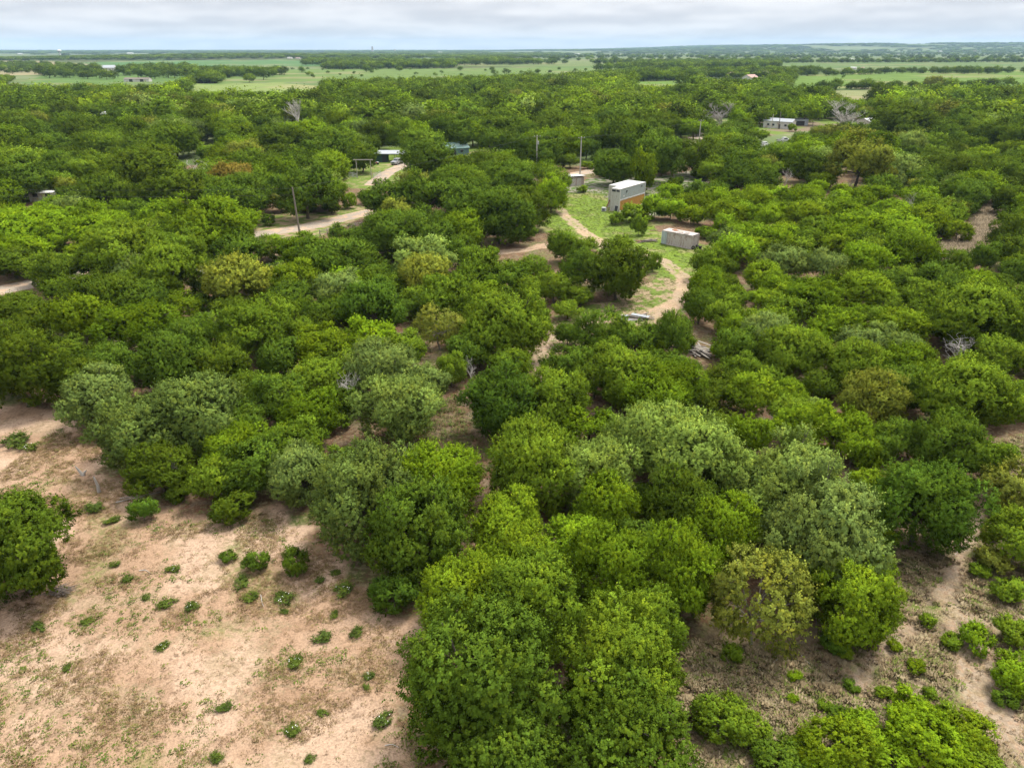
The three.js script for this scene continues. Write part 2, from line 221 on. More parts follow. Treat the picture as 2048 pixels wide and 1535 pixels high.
// ------------------------------------------------------------------ growing trees
class Skin {          // triangles with normals and tints, gathered
  constructor() { this.p = []; this.n = []; this.c = []; this.i = []; }
  leaf(px, py, pz, dx, dy, dz, nx, ny, nz, len, wid, cr, cg, cb) {
    let sx = dy * nz - dz * ny, sy = dz * nx - dx * nz, sz = dx * ny - dy * nx; const sl = Math.hypot(sx, sy, sz) || 1; sx *= wid / sl; sy *= wid / sl; sz *= wid / sl;
    const b = this.p.length / 3, mx = px + dx * len * 0.48, my = py + dy * len * 0.48 + wid * 0.25, mz = pz + dz * len * 0.48;
    this.p.push(px, py, pz, mx + sx, my + sy, mz + sz, px + dx * len, py + dy * len - len * 0.08, pz + dz * len, mx - sx, my - sy, mz - sz);
    for (let k = 0; k < 4; k++) { this.n.push(nx, ny, nz); this.c.push(cr, cg, cb); }
    this.i.push(b, b + 1, b + 2, b, b + 2, b + 3);
  }
  tube(pts, rads, sides, col) {
    const b = this.p.length / 3, up = new THREE.Vector3(0.3, 0.1, 1).normalize(), t = new THREE.Vector3(), u = new THREE.Vector3(), v = new THREE.Vector3();
    pts.forEach((q, k) => { t.copy(pts[Math.min(k + 1, pts.length - 1)]).sub(pts[Math.max(k - 1, 0)]).normalize(); u.crossVectors(t, up).normalize(); v.crossVectors(t, u);
      for (let s = 0; s < sides; s++) { const a = (s / sides) * 2 * Math.PI, c = Math.cos(a), d = Math.sin(a), nx = u.x * c + v.x * d, ny = u.y * c + v.y * d, nz = u.z * c + v.z * d; this.p.push(q.x + nx * rads[k], q.y + ny * rads[k], q.z + nz * rads[k]); this.n.push(nx, ny, nz); this.c.push(...col); } });
    for (let k = 0; k + 1 < pts.length; k++) for (let s = 0; s < sides; s++) { const a = b + k * sides + s, e = b + k * sides + ((s + 1) % sides); this.i.push(a, e, a + sides, e, e + sides, a + sides); }
  }
  geometry() { const g = new THREE.BufferGeometry(); g.setAttribute('position', new THREE.Float32BufferAttribute(this.p, 3)); g.setAttribute('normal', new THREE.Float32BufferAttribute(this.n, 3)); g.setAttribute('color', new THREE.Float32BufferAttribute(this.c, 3)); g.setIndex(this.i); return g; }
}
// a tree of width 1 and height 1; sprigs of leaves set over lobes that are set over a dome
function growTree(o) {
  const r = rng(o.seed), crown = new Skin(), wood = new Skin(), lobes = [], cy = o.cy ?? 0.56, ex = 0.5, ey = o.ey ?? 0.44, V = THREE.Vector3;
  // main masses on an uneven dome, then smaller clumps over each mass
  const ph = [r() * 6.28, r() * 6.28, r() * 6.28], mains = [];
  for (let k = 0; k < o.mains; k++) {
    const y = lerp(0.95, o.low ?? -0.6, (k + 0.3 + 0.4 * r()) / o.mains), a = k * 2.39996 + r() * 1.1, q = Math.sqrt(Math.max(0, 1 - y * y)), wob = 1 + 0.17 * Math.sin(2 * a + ph[0]) + 0.13 * Math.sin(3 * a + ph[1]), f = Math.min(0.68, (0.36 + 0.34 * r()) * wob), rad = (o.rad ?? 0.25) * (0.72 + 0.55 * r());
    mains.push({ x: Math.cos(a) * q * ex * f * 1.05, y: cy + y * ey * f, z: Math.sin(a) * q * ex * f * 1.05, r: rad, d: [Math.cos(a) * q, y, Math.sin(a) * q], t: 0.84 + 0.32 * r(), yel: r() });
  }
  for (const m of mains) for (let k = 0; k < o.subs; k++) {
    let u, a, q, d, n = 0; do { u = 2 * r() - 1; a = r() * 6.2832; q = Math.sqrt(1 - u * u); d = [q * Math.cos(a), u, q * Math.sin(a)]; } while (n++ < 8 && d[0] * m.d[0] + d[1] * m.d[1] + d[2] * m.d[2] < -0.1);
    const f = 0.7 + 0.28 * r(), rad = (o.sub ?? 0.1) * (0.7 + 0.7 * r());
    lobes.push({ x: m.x + d[0] * m.r * f, y: m.y + d[1] * m.r * f * 0.9, z: m.z + d[2] * m.r * f, r: rad, d: [0.6 * d[0] + 0.4 * m.d[0], 0.6 * d[1] + 0.4 * m.d[1], 0.6 * d[2] + 0.4 * m.d[2]], t: m.t * (0.85 + 0.3 * r()), yel: 0.6 * m.yel + 0.4 * r() });
  }
  let area = 0; for (const l of lobes) area += l.r * l.r;
  const sprig = (l, fill) => {
    for (let tries = 0; tries < 12; tries++) {
      const u = 2 * r() - 1, a = r() * 6.2832, q = Math.sqrt(1 - u * u), dx = q * Math.cos(a), dy = u, dz = q * Math.sin(a), out = dx * l.d[0] + dy * l.d[1] + dz * l.d[2];
      if (!fill && (out < -0.2 || (dy < -0.55 && r() < 0.7))) continue;
      const f = fill ? 0.2 + 0.55 * r() : 0.82 + 0.3 * r() * r(), px = l.x + dx * l.r * f, py = l.y + dy * l.r * f * 0.9, pz = l.z + dz * l.r * f;
      if (py < (o.floor ?? 0.05)) continue;
      let inside = false; if (!fill) for (const m of lobes) if (m !== l && (px - m.x) ** 2 + (py - m.y) ** 2 + (pz - m.z) ** 2 < (m.r * 0.7) ** 2) { inside = true; break; }
      if (inside) continue;
      let ax = dx * 0.6 + l.d[0] * 0.25 + (r() - 0.5) * 0.7, ay = dy * 0.6 + l.d[1] * 0.2 + (o.shoot ?? 0.55) + (r() - 0.5) * 0.5, az = dz * 0.6 + l.d[2] * 0.25 + (r() - 0.5) * 0.7; const al = Math.hypot(ax, ay, az); ax /= al; ay /= al; az /= al;
      let ox = -az, oz = ax; const ol = Math.hypot(ox, oz) || 1; ox /= ol; oz /= ol; const bx = ay * oz, by = az * ox - ax * oz, bz = -ay * ox;
      const n = fill ? Math.ceil(o.per * 0.5) : Math.round(o.per * (0.6 + 0.8 * r())), L = o.leaf * (fill ? 1.7 : 1), stray = !fill && r() < (o.stray ?? 0.14), span = o.leaf * (1.2 + 1.5 * r()) * (stray ? 2.3 : 1), tone = l.t * (0.78 + 0.44 * r()), young = (r() < 0.25 ? 0.5 + 0.6 * r() : 0) + (l.yel > 0.7 ? 0.45 : 0);
      for (let k = 0; k < n; k++) {
        const t = (k + r()) / n, c = Math.cos(k * 2.4 + a), s = Math.sin(k * 2.4 + a), sp = 0.9 - 0.45 * t;
        let ex_ = ax * (1 - sp) + (ox * c + bx * s) * sp, ey_ = ay * (1 - sp) + by * s * sp - 0.05, ez_ = az * (1 - sp) + (oz * c + bz * s) * sp; const el = Math.hypot(ex_, ey_, ez_); ex_ /= el; ey_ /= el; ez_ /= el;
        const jit = o.jit ?? 0.7; let nx = dx * 0.5 + l.d[0] * 0.5 + ax * 0.2 + (r() - 0.5) * jit, ny = dy * 0.5 + l.d[1] * 0.5 + 0.14 + ay * 0.12 + (r() - 0.5) * jit * 0.8, nz = dz * 0.5 + l.d[2] * 0.5 + az * 0.2 + (r() - 0.5) * jit; const nl = Math.hypot(nx, ny, nz) || 1;
        const w = tone * (0.86 + 0.28 * r()), le = L * (0.6 + 0.75 * r());
        crown.leaf(px + ax * span * t, py + ay * span * t, pz + az * span * t, ex_, ey_, ez_, nx / nl, ny / nl, nz / nl, le, le * 0.34, w * (1 + 0.28 * young), w * (1 + 0.14 * young), w * (1 - 0.1 * young));
      }
      return;
    }
  };
  for (const l of lobes) { const m = Math.round((o.sprigs * l.r * l.r) / area); for (let k = 0; k < m; k++) sprig(l, false); for (let k = 0; k < m * (o.fill ?? 0.3); k++) sprig(l, true); }
  for (const m of mains) for (let k = 0; k < (o.core ?? 0.012) * o.sprigs; k++) sprig({ ...m, r: m.r * 0.95 }, true);
  // trunk and limbs
  const bark = [1, 1, 1], lean = new V((r() - 0.5) * 0.12, 0, (r() - 0.5) * 0.12), fork = new V(lean.x, 0.24 + 0.1 * r(), lean.z), tr = o.trunk ?? 0.032;
  wood.tube([new V(0, -0.02, 0), new V(lean.x * 0.3, 0.06, lean.z * 0.2), new V(lean.x * 0.7, 0.15, lean.z * 0.8), fork], [tr * 1.5, tr * 1.05, tr * 0.9, tr * 0.75], o.sides ?? 6, bark);
  const pick = lobes.filter((_, k) => k % Math.max(1, Math.round(lobes.length / (o.limbs ?? 9))) === 0);
  for (const l of pick) { const e = new V(l.x, l.y, l.z), m1 = fork.clone().lerp(e, 0.4).add(new V((r() - 0.5) * 0.07, 0.03, (r() - 0.5) * 0.07)), m2 = fork.clone().lerp(e, 0.75).add(new V((r() - 0.5) * 0.05, 0.02, (r() - 0.5) * 0.05));
    wood.tube([fork, m1, m2, e.clone().add(new V(l.d[0], l.d[1], l.d[2]).multiplyScalar(l.r * 0.6))], [tr * 0.6, tr * 0.42, tr * 0.26, tr * 0.1], o.twig ?? 4, bark);
    if (o.twigs) for (let k = 0; k < o.twigs; k++) { const d = new V(r() - 0.5, r() * 0.7 - 0.1, r() - 0.5).normalize().add(new V(...l.d).multiplyScalar(0.6)).multiplyScalar(l.r * 0.9); wood.tube([m2, m2.clone().lerp(e, 0.6).addScaledVector(d, 0.5), e.clone().add(d)], [tr * 0.2, tr * 0.13, tr * 0.05], 3, bark); } }
  return { crown: crown.geometry(), trunk: wood.geometry(), wood, leaves: crown };
}
function growBare(seed, o = {}) {       // a leafless tree, height about 1
  const r = rng(seed), s = new Skin(), V = THREE.Vector3, depth = o.depth ?? 4;
  const branch = (p, d, len, rad, k) => {
    const pts = [p.clone()], rads = [rad], q = p.clone(), dd = d.clone(); const n = 3;
    for (let i = 1; i <= n; i++) { dd.add(new V((r() - 0.5) * 0.45, (r() - 0.42) * 0.35, (r() - 0.5) * 0.45)).normalize(); q.addScaledVector(dd, len / n); pts.push(q.clone()); rads.push(rad * (1 - (0.45 * i) / n)); }
    s.tube(pts, rads, k > 2 ? 5 : 3, [1, 1, 1]);
    if (k <= 0) return;
    const kids = k === depth ? o.first ?? 4 : 2 + (r() < 0.55 ? 1 : 0);
    for (let i = 0; i < kids; i++) { const a = r() * 6.283, tilt = (o.spread ?? 0.75) * (0.6 + 0.7 * r()), e = new V(Math.cos(a), 0, Math.sin(a)), nd = dd.clone().multiplyScalar(Math.cos(tilt)).addScaledVector(e, Math.sin(tilt)).add(new V(0, o.rise ?? 0.12, 0)).normalize(), from = pts[1 + ((r() * 3) | 0)]; branch(from, nd, len * (0.6 + 0.3 * r()), rad * 0.62, k - 1); }
  };
  branch(new V(0, -0.01, 0), new V(0.05, 1, 0.02), o.trunk ?? 0.3, o.rad ?? 0.03, depth);
  const g = s.geometry(); g.computeBoundingBox(); const bb = g.boundingBox, w = Math.max(bb.max.x - bb.min.x, bb.max.z - bb.min.z); g.scale(1 / w, 1 / bb.max.y, 1 / w); return g;
}
const leafMat = (c, rough = 1) => new THREE.MeshPhysicalMaterial({ color: new THREE.Color().setRGB(...c), vertexColors: true, roughness: rough, specularIntensity: 0, transmission: 0.24, thickness: 0, side: THREE.DoubleSide });
const barkMat = std([0.105, 0.085, 0.066], 0.95), greyBark = std([0.30, 0.275, 0.245], 0.95), openBark = std([0.17, 0.15, 0.125], 0.95), deadMat = std([0.36, 0.335, 0.30], 0.95), darkBark = std([0.07, 0.055, 0.042], 0.95);
const PROTO = { high: [], mid: [], low: [], tiny: [], shrubHi: [], shrub: [], open: [], upright: [] };
for (let k = 0; k < 5; k++) PROTO.high.push(growTree({ seed: 11 + k * 7, mains: 17 + (k % 3) * 2, subs: 8, rad: 0.225, sub: 0.085, sprigs: 4000, per: 11, leaf: 0.0185 + 0.003 * (k % 2), low: -0.8, cy: 0.52, ey: 0.5, floor: 0.05, fill: 0.22, twigs: 2, limbs: 14, trunk: 0.022 }));
for (let k = 0; k < 8; k++) PROTO.mid.push(growTree({ seed: 101 + k * 13, mains: 12 + (k % 4) * 2, subs: 6, rad: 0.245, sub: 0.1, sprigs: 1750, per: 10, leaf: 0.028 + 0.004 * (k % 2), low: -0.65, cy: 0.53 + 0.03 * (k % 2), ey: 0.48, fill: 0.24, limbs: 9, trunk: 0.026 }));
for (let k = 0; k < 6; k++) PROTO.low.push(growTree({ seed: 301 + k * 17, mains: 9 + (k % 3) * 2, subs: 5, rad: 0.25, sub: 0.125, sprigs: 720, per: 8, leaf: 0.047, low: -0.5, cy: 0.55, ey: 0.46, limbs: 5, trunk: 0.03, sides: 5, twig: 3, fill: 0.2, jit: 0.45 }));
for (let k = 0; k < 4; k++) PROTO.tiny.push(growTree({ seed: 501 + k * 19, mains: 5 + k, subs: 3, rad: 0.26, sub: 0.17, sprigs: 150, per: 6, leaf: 0.11, low: -0.4, cy: 0.54, ey: 0.46, limbs: 3, trunk: 0.035, sides: 4, twig: 3, fill: 0.15, jit: 0.3 }));
for (let k = 0; k < 4; k++) PROTO.shrub.push(growTree({ seed: 701 + k * 23, mains: 8 + k, subs: 5, rad: 0.22, sub: 0.11, sprigs: 420, per: 9, leaf: 0.06, low: -0.7, cy: 0.45, ey: 0.5, floor: 0.0, shoot: 0.9, limbs: 7, trunk: 0.016, fill: 0.2 }));
for (let k = 0; k < 3; k++) PROTO.shrubHi.push(growTree({ seed: 801 + k * 29, mains: 10 + k, subs: 7, rad: 0.21, sub: 0.09, sprigs: 1100, per: 10, leaf: 0.038, low: -0.7, cy: 0.45, ey: 0.5, floor: 0.0, shoot: 0.95, limbs: 8, trunk: 0.014, fill: 0.2 }));
for (let k = 0; k < 3; k++) PROTO.open.push(growTree({ seed: 901 + k * 31, mains: 13, subs: 5, rad: 0.22, sub: 0.08, sprigs: 1500, per: 9, leaf: 0.026, low: -0.75, cy: 0.52, ey: 0.5, fill: 0.05, shoot: 0.3, core: 0.004, limbs: 18, twigs: 3, trunk: 0.017 }));
for (let k = 0; k < 2; k++) PROTO.upright.push(growTree({ seed: 951 + k * 37, mains: 12, subs: 5, rad: 0.26, sub: 0.13, sprigs: 700, per: 10, leaf: 0.055, low: -0.95, cy: 0.53, ey: 0.46, shoot: 0.9, limbs: 6, trunk: 0.03 }));
PROTO.weed = [0, 1, 2].map((k) => growTree({ seed: 1001 + k * 41, mains: 7 + k, subs: 3, rad: 0.17, sub: 0.1, sprigs: 150, per: 7, leaf: 0.1, low: -0.2, cy: 0.3, ey: 0.5, floor: 0.02, shoot: 0.9, limbs: 8, trunk: 0.012, fill: 0.05, core: 0, stray: 0.35 }));
const BARE = [growBare(5, { rise: 0.2, rad: 0.015, depth: 5 }), growBare(9, { spread: 0.5, rise: 0.3, first: 6, trunk: 0.2, rad: 0.014, depth: 5 }), growBare(14, { spread: 0.95, rise: 0.0, first: 6, trunk: 0.16, rad: 0.015, depth: 5 }), growBare(21, { depth: 6, spread: 0.6, rise: 0.2, rad: 0.012, first: 6, trunk: 0.2 })];

// tones of the crowns: [look in words, colours]
const KIND = {
  d: ['dark green', [[0.077, 0.115, 0.010], [0.085, 0.122, 0.010], [0.068, 0.108, 0.011]]],
  g: ['mid green', [[0.103, 0.156, 0.012], [0.094, 0.149, 0.014], [0.110, 0.160, 0.012]]],
  y: ['yellowish green', [[0.119, 0.179, 0.009], [0.110, 0.170, 0.009], [0.127, 0.183, 0.010]]],
  b: ['bright lime green', [[0.141, 0.213, 0.009], [0.151, 0.211, 0.010], [0.132, 0.204, 0.010]]],
  p: ['pale grey-green', [[0.140, 0.188, 0.042], [0.130, 0.180, 0.036], [0.146, 0.196, 0.038]]],
  q: ['pale fresh green', [[0.190, 0.262, 0.045], [0.215, 0.292, 0.050]]],
  v: ['deep green', [[0.074, 0.128, 0.013], [0.070, 0.122, 0.013]]],
  Y: ['pale yellow', [[0.197, 0.218, 0.027], [0.183, 0.204, 0.026]]],
  O: ['orange-tinged', [[0.170, 0.128, 0.022]]],
  s: ['dull sage green', [[0.160, 0.176, 0.026]]],
};
for (const k in KIND) KIND[k][1] = KIND[k][1].map((c, i) => c.map((v, n) => v * [1.06, 0.88, 1.2][i % 3] * [0.94, 1.0, 1.05][n]));      // one lighter and one darker tree of each tone
const kindMats = {}; for (const k in KIND) kindMats[k] = KIND[k][1].map((c) => leafMat(c));

// ------------------------------------------------------------------ the trees that can be traced one by one: [x, y of the crown's middle, width on the photograph, tone, height over width, shape]
const TREES = [
  // around the sandy clearing and the foreground
  [28, 1088, 225, 'd', 1.0], [192, 792, 150, 'p', 0.8], [272, 862, 170, 'p', 0.85], [388, 822, 185, 'p', 0.85], [318, 935, 130, 'd', 0.8], [505, 935, 115, 'd', 0.9], [425, 962, 85, 'g', 1.1], [622, 836, 112, 'y', 0.95], [592, 888, 100, 'g', 1.0],
  [598, 950, 125, 'p', 1.0], [722, 985, 205, 'p', 1.15], [880, 962, 190, 'y', 1.0], [838, 1055, 180, 'd', 1.15], [1010, 1048, 150, 'y', 1.0], [1062, 925, 185, 'g', 1.0], [1190, 940, 150, 'q', 1.0], [1300, 872, 165, 'q', 0.95], [1390, 920, 190, 'q', 1.0], [1478, 955, 130, 'q', 1.0],
  [1215, 1012, 115, 'y', 1.1], [1362, 1000, 135, 'd', 1.1], [1445, 1060, 150, 'y', 1.1], [1585, 965, 190, 'p', 1.0], [1650, 1065, 230, 'p', 1.1], [1540, 1010, 130, 'q', 1.0], [1702, 1205, 165, 'y', 1.1], [1520, 1195, 205, 's', 1.1, 'open'],
  [1225, 1135, 190, 'y', 1.1], [1358, 1140, 170, 'y', 1.2], [1300, 1235, 135, 'g', 1.1], [1032, 1110, 165, 'y', 0.9], [925, 1185, 175, 'y', 1.05], [1065, 1195, 205, 'g', 1.0], [965, 1362, 318, 'd', 1.15], [1240, 1335, 255, 'g', 1.15], [1262, 1478, 265, 'g', 1.0], [1010, 1515, 230, 'd', 0.95],
  [1848, 1005, 195, 'v', 1.0], [1905, 885, 140, 'g', 1.0], [1975, 925, 95, 'g', 1.0], [1800, 880, 95, 'g', 0.9], [2045, 985, 120, 's', 0.9], [2035, 1085, 115, 'g', 0.9],
  // left middle
  [32, 728, 175, 'd', 1.0], [160, 640, 105, 'b', 0.9], [273, 655, 145, 'y', 0.8], [345, 716, 155, 'd', 0.95], [438, 735, 115, 'd', 0.9], [506, 655, 155, 'g', 0.85], [586, 660, 65, 'g', 1.0], [470, 562, 120, 'Y', 0.85], [588, 560, 85, 'b', 0.85], [335, 542, 130, 'g', 0.9], [266, 545, 80, 'p', 0.9], [238, 500, 165, 'g', 0.75], [362, 494, 110, 'g', 0.8], [212, 596, 140, 'd', 0.85], [278, 606, 110, 'd', 0.85],
  [113, 545, 85, 'd', 0.9], [24, 526, 95, 'd', 0.6], [34, 622, 105, 'd', 0.62], [75, 640, 90, 'd', 0.8], [420, 448, 155, 'y', 0.75], [478, 480, 65, 'g', 0.8], [44, 503, 90, 'b', 0.7], [41, 450, 105, 'b', 0.65], [86, 434, 70, 'b', 0.7], [113, 443, 80, 'b', 0.65], [185, 466, 90, 'b', 0.65], [222, 450, 80, 'b', 0.7], [273, 428, 70, 'g', 0.7], [307, 456, 70, 'b', 0.7],
  [545, 494, 68, 'g', 0.7], [604, 503, 98, 'y', 0.62], [674, 503, 80, 'g', 0.65], [642, 520, 105, 'g', 0.85], [708, 520, 90, 'd', 0.85], [780, 470, 125, 'd', 0.75], [692, 470, 64, 'd', 0.65], [855, 474, 90, 'd', 0.9], [926, 460, 85, 'y', 0.9], [793, 422, 65, 'Y', 0.8], [998, 428, 130, 'd', 0.85], [947, 418, 100, 'd', 0.85], [1064, 420, 75, 'd', 1.0], [1102, 388, 68, 'b', 1.0], [861, 392, 110, 'g', 0.8], [920, 385, 90, 'g', 0.8], [776, 402, 90, 'd', 0.8], [1030, 372, 90, 'd', 0.75], [985, 352, 80, 'g', 0.75],
  [850, 548, 92, 'Y', 0.9], [916, 508, 78, 'g', 1.0], [960, 542, 88, 'g', 1.0], [762, 546, 62, 'g', 0.7], [680, 580, 95, 'p', 0.8], [776, 574, 60, 'g', 0.8], [742, 614, 128, 'v', 0.9], [639, 624, 65, 'g', 0.9], [890, 598, 98, 'g', 0.9], [965, 592, 62, 'y', 0.9], [822, 614, 56, 'd', 0.9], [1008, 648, 150, 'g', 0.95], [940, 700, 90, 'd', 0.9], [878, 655, 105, 's', 0.85, 'open'], [640, 697, 122, 'b', 0.8], [742, 687, 112, 'b', 0.8], [560, 720, 90, 'd', 0.9], [500, 780, 90, 'd', 0.9],
  [762, 738, 145, 'p', 0.9], [800, 812, 155, 'p', 0.95], [850, 772, 85, 'p', 1.0], [808, 704, 92, 'g', 0.8], [902, 740, 56, 'g', 1.2], [637, 766, 105, 'g', 0.9], [560, 800, 105, 'd', 0.9], [475, 850, 95, 'd', 0.9], [1003, 803, 150, 'v', 0.95], [1106, 798, 132, 'g', 1.0],
  // middle
  [1200, 668, 105, 'g', 0.9], [1267, 682, 92, 'g', 0.95], [1136, 730, 82, 'g', 0.9], [1136, 668, 50, 'g', 0.9], [1345, 672, 85, 'g', 1.2], [1256, 748, 132, 'g', 0.85], [1190, 760, 82, 'd', 0.9], [1345, 764, 122, 'y', 0.85], [1314, 802, 115, 'y', 0.9], [1441, 778, 85, 'd', 0.85], [1484, 744, 75, 'g', 0.9], [1505, 788, 92, 'y', 0.95], [1472, 697, 85, 'g', 1.0], [1535, 664, 88, 'p', 0.9], [1380, 850, 62, 'g', 0.9], [1434, 868, 68, 'd', 0.9], [1502, 872, 88, 'y', 0.95], [1400, 800, 70, 'd', 0.8],
  [1165, 542, 95, 'd', 0.95], [1235, 545, 112, 'd', 0.95], [1127, 494, 66, 'g', 0.95], [1243, 495, 42, 'g', 1.1], [1175, 490, 36, 'g', 0.8], [1067, 540, 64, 'g', 0.9], [1108, 574, 68, 'g', 0.9], [1061, 580, 62, 'g', 0.9], [1067, 616, 44, 'g', 0.9],
  [1419, 526, 66, 'g', 1.0], [1410, 578, 72, 'y', 0.95], [1400, 612, 74, 'g', 0.95], [1448, 632, 72, 'g', 0.95],
  // right middle
  [1566, 526, 72, 'p', 0.9], [1651, 532, 72, 'p', 0.9], [1735, 522, 82, 'b', 0.85], [1820, 508, 92, 'y', 0.9], [1911, 530, 62, 'd', 0.95], [1967, 516, 62, 'g', 0.95], [2019, 466, 72, 'd', 1.0], [2035, 548, 66, 'd', 0.9], [1875, 566, 90, 'd', 0.85], [1954, 570, 62, 'b', 0.95], [1524, 556, 72, 'y', 0.85], [1455, 571, 52, 'd', 0.9], [1553, 580, 72, 'y', 0.85], [1625, 595, 98, 'y', 0.8], [1729, 580, 92, 'y', 0.8], [1846, 592, 72, 'g', 0.85], [1772, 610, 48, 'g', 0.85], [1947, 632, 168, 'g', 0.85], [1420, 552, 50, 'y', 0.9], [1460, 600, 62, 'g', 0.85], [2035, 620, 70, 'd', 0.9],
  [1550, 655, 0, 'p', 0.85], [1465, 655, 62, 'y', 0.9], [1703, 628, 52, 'y', 0.85], [1674, 660, 98, 'y', 0.8], [1807, 655, 92, 'y', 0.8], [1765, 670, 58, 'p', 0.9], [1716, 690, 82, 'p', 0.85], [1584, 702, 122, 'g', 0.9], [1713, 730, 122, 'g', 0.9], [1820, 730, 98, 'y', 0.95], [1748, 797, 132, 'Y', 0.9], [1928, 792, 172, 'g', 0.95], [2003, 714, 92, 'g', 0.85], [1579, 786, 64, 'y', 0.9], [1640, 770, 70, 'd', 0.85], [1670, 860, 112, 'y', 0.9], [1602, 856, 102, 'y', 0.9], [1709, 890, 92, 'y', 0.95], [2030, 800, 80, 'd', 0.9], [1530, 720, 70, 'd', 0.85], [1740, 905, 70, 'g', 0.9],
  // farther off
  [25, 248, 58, 'd', 0.8], [76, 240, 42, 'Y', 0.8], [28, 356, 112, 'd', 0.75], [122, 334, 72, 'g', 0.85], [208, 386, 92, 'd', 0.9], [280, 345, 120, 'd', 0.75], [178, 340, 82, 'g', 0.75], [348, 279, 86, 'g', 0.75], [348, 384, 102, 'd', 0.8], [429, 384, 66, 'g', 0.95], [465, 355, 76, 'O', 0.8], [490, 307, 72, 'Y', 0.7], [129, 373, 36, 'Y', 1.0], [401, 240, 72, 'd', 0.75], [455, 284, 52, 'd', 0.9], [251, 236, 62, 'g', 0.75], [300, 395, 60, 'g', 0.8],
  [609, 382, 112, 'd', 0.9], [609, 268, 86, 'b', 0.65], [571, 281, 82, 'd', 0.75], [655, 302, 86, 'd', 0.75], [662, 336, 82, 'y', 0.8], [723, 314, 62, 'd', 0.9], [860, 319, 102, 'd', 0.75], [805, 270, 66, 'g', 0.9], [908, 264, 82, 'd', 0.85], [982, 284, 48, 'g', 0.9], [756, 268, 60, 'd', 0.9], [560, 340, 70, 'y', 0.75],
  [1084, 302, 92, 'd', 0.75], [1246, 272, 82, 'd', 0.9], [1302, 310, 112, 'd', 0.9], [1228, 336, 82, 'g', 0.75], [1173, 297, 42, 'd', 0.9], [1157, 218, 66, 'y', 0.7], [1333, 250, 56, 'd', 0.8], [1396, 314, 92, 'd', 0.75], [1475, 237, 30, 'b', 1.1], [1425, 342, 66, 'g', 0.75], [1290, 345, 40, 'b', 1.9, 'upright'], [1480, 330, 75, 'g', 0.75],
  [1719, 324, 112, 'Y', 0.9], [1821, 288, 56, 'p', 0.9], [1808, 245, 102, 'd', 0.7], [1928, 344, 76, 'd', 0.85], [1941, 396, 66, 'd', 0.85], [2014, 274, 76, 'd', 0.85], [2032, 356, 62, 'd', 0.85], [2022, 402, 62, 'd', 0.85], [1521, 345, 56, 'y', 0.8], [1733, 264, 50, 'd', 0.8], [1762, 190, 46, 'd', 0.85], [1869, 168, 30, 's', 0.9], [1840, 182, 30, 'd', 0.8], [1648, 262, 30, 'b', 0.7], [1752, 216, 26, 'g', 1.2],
];
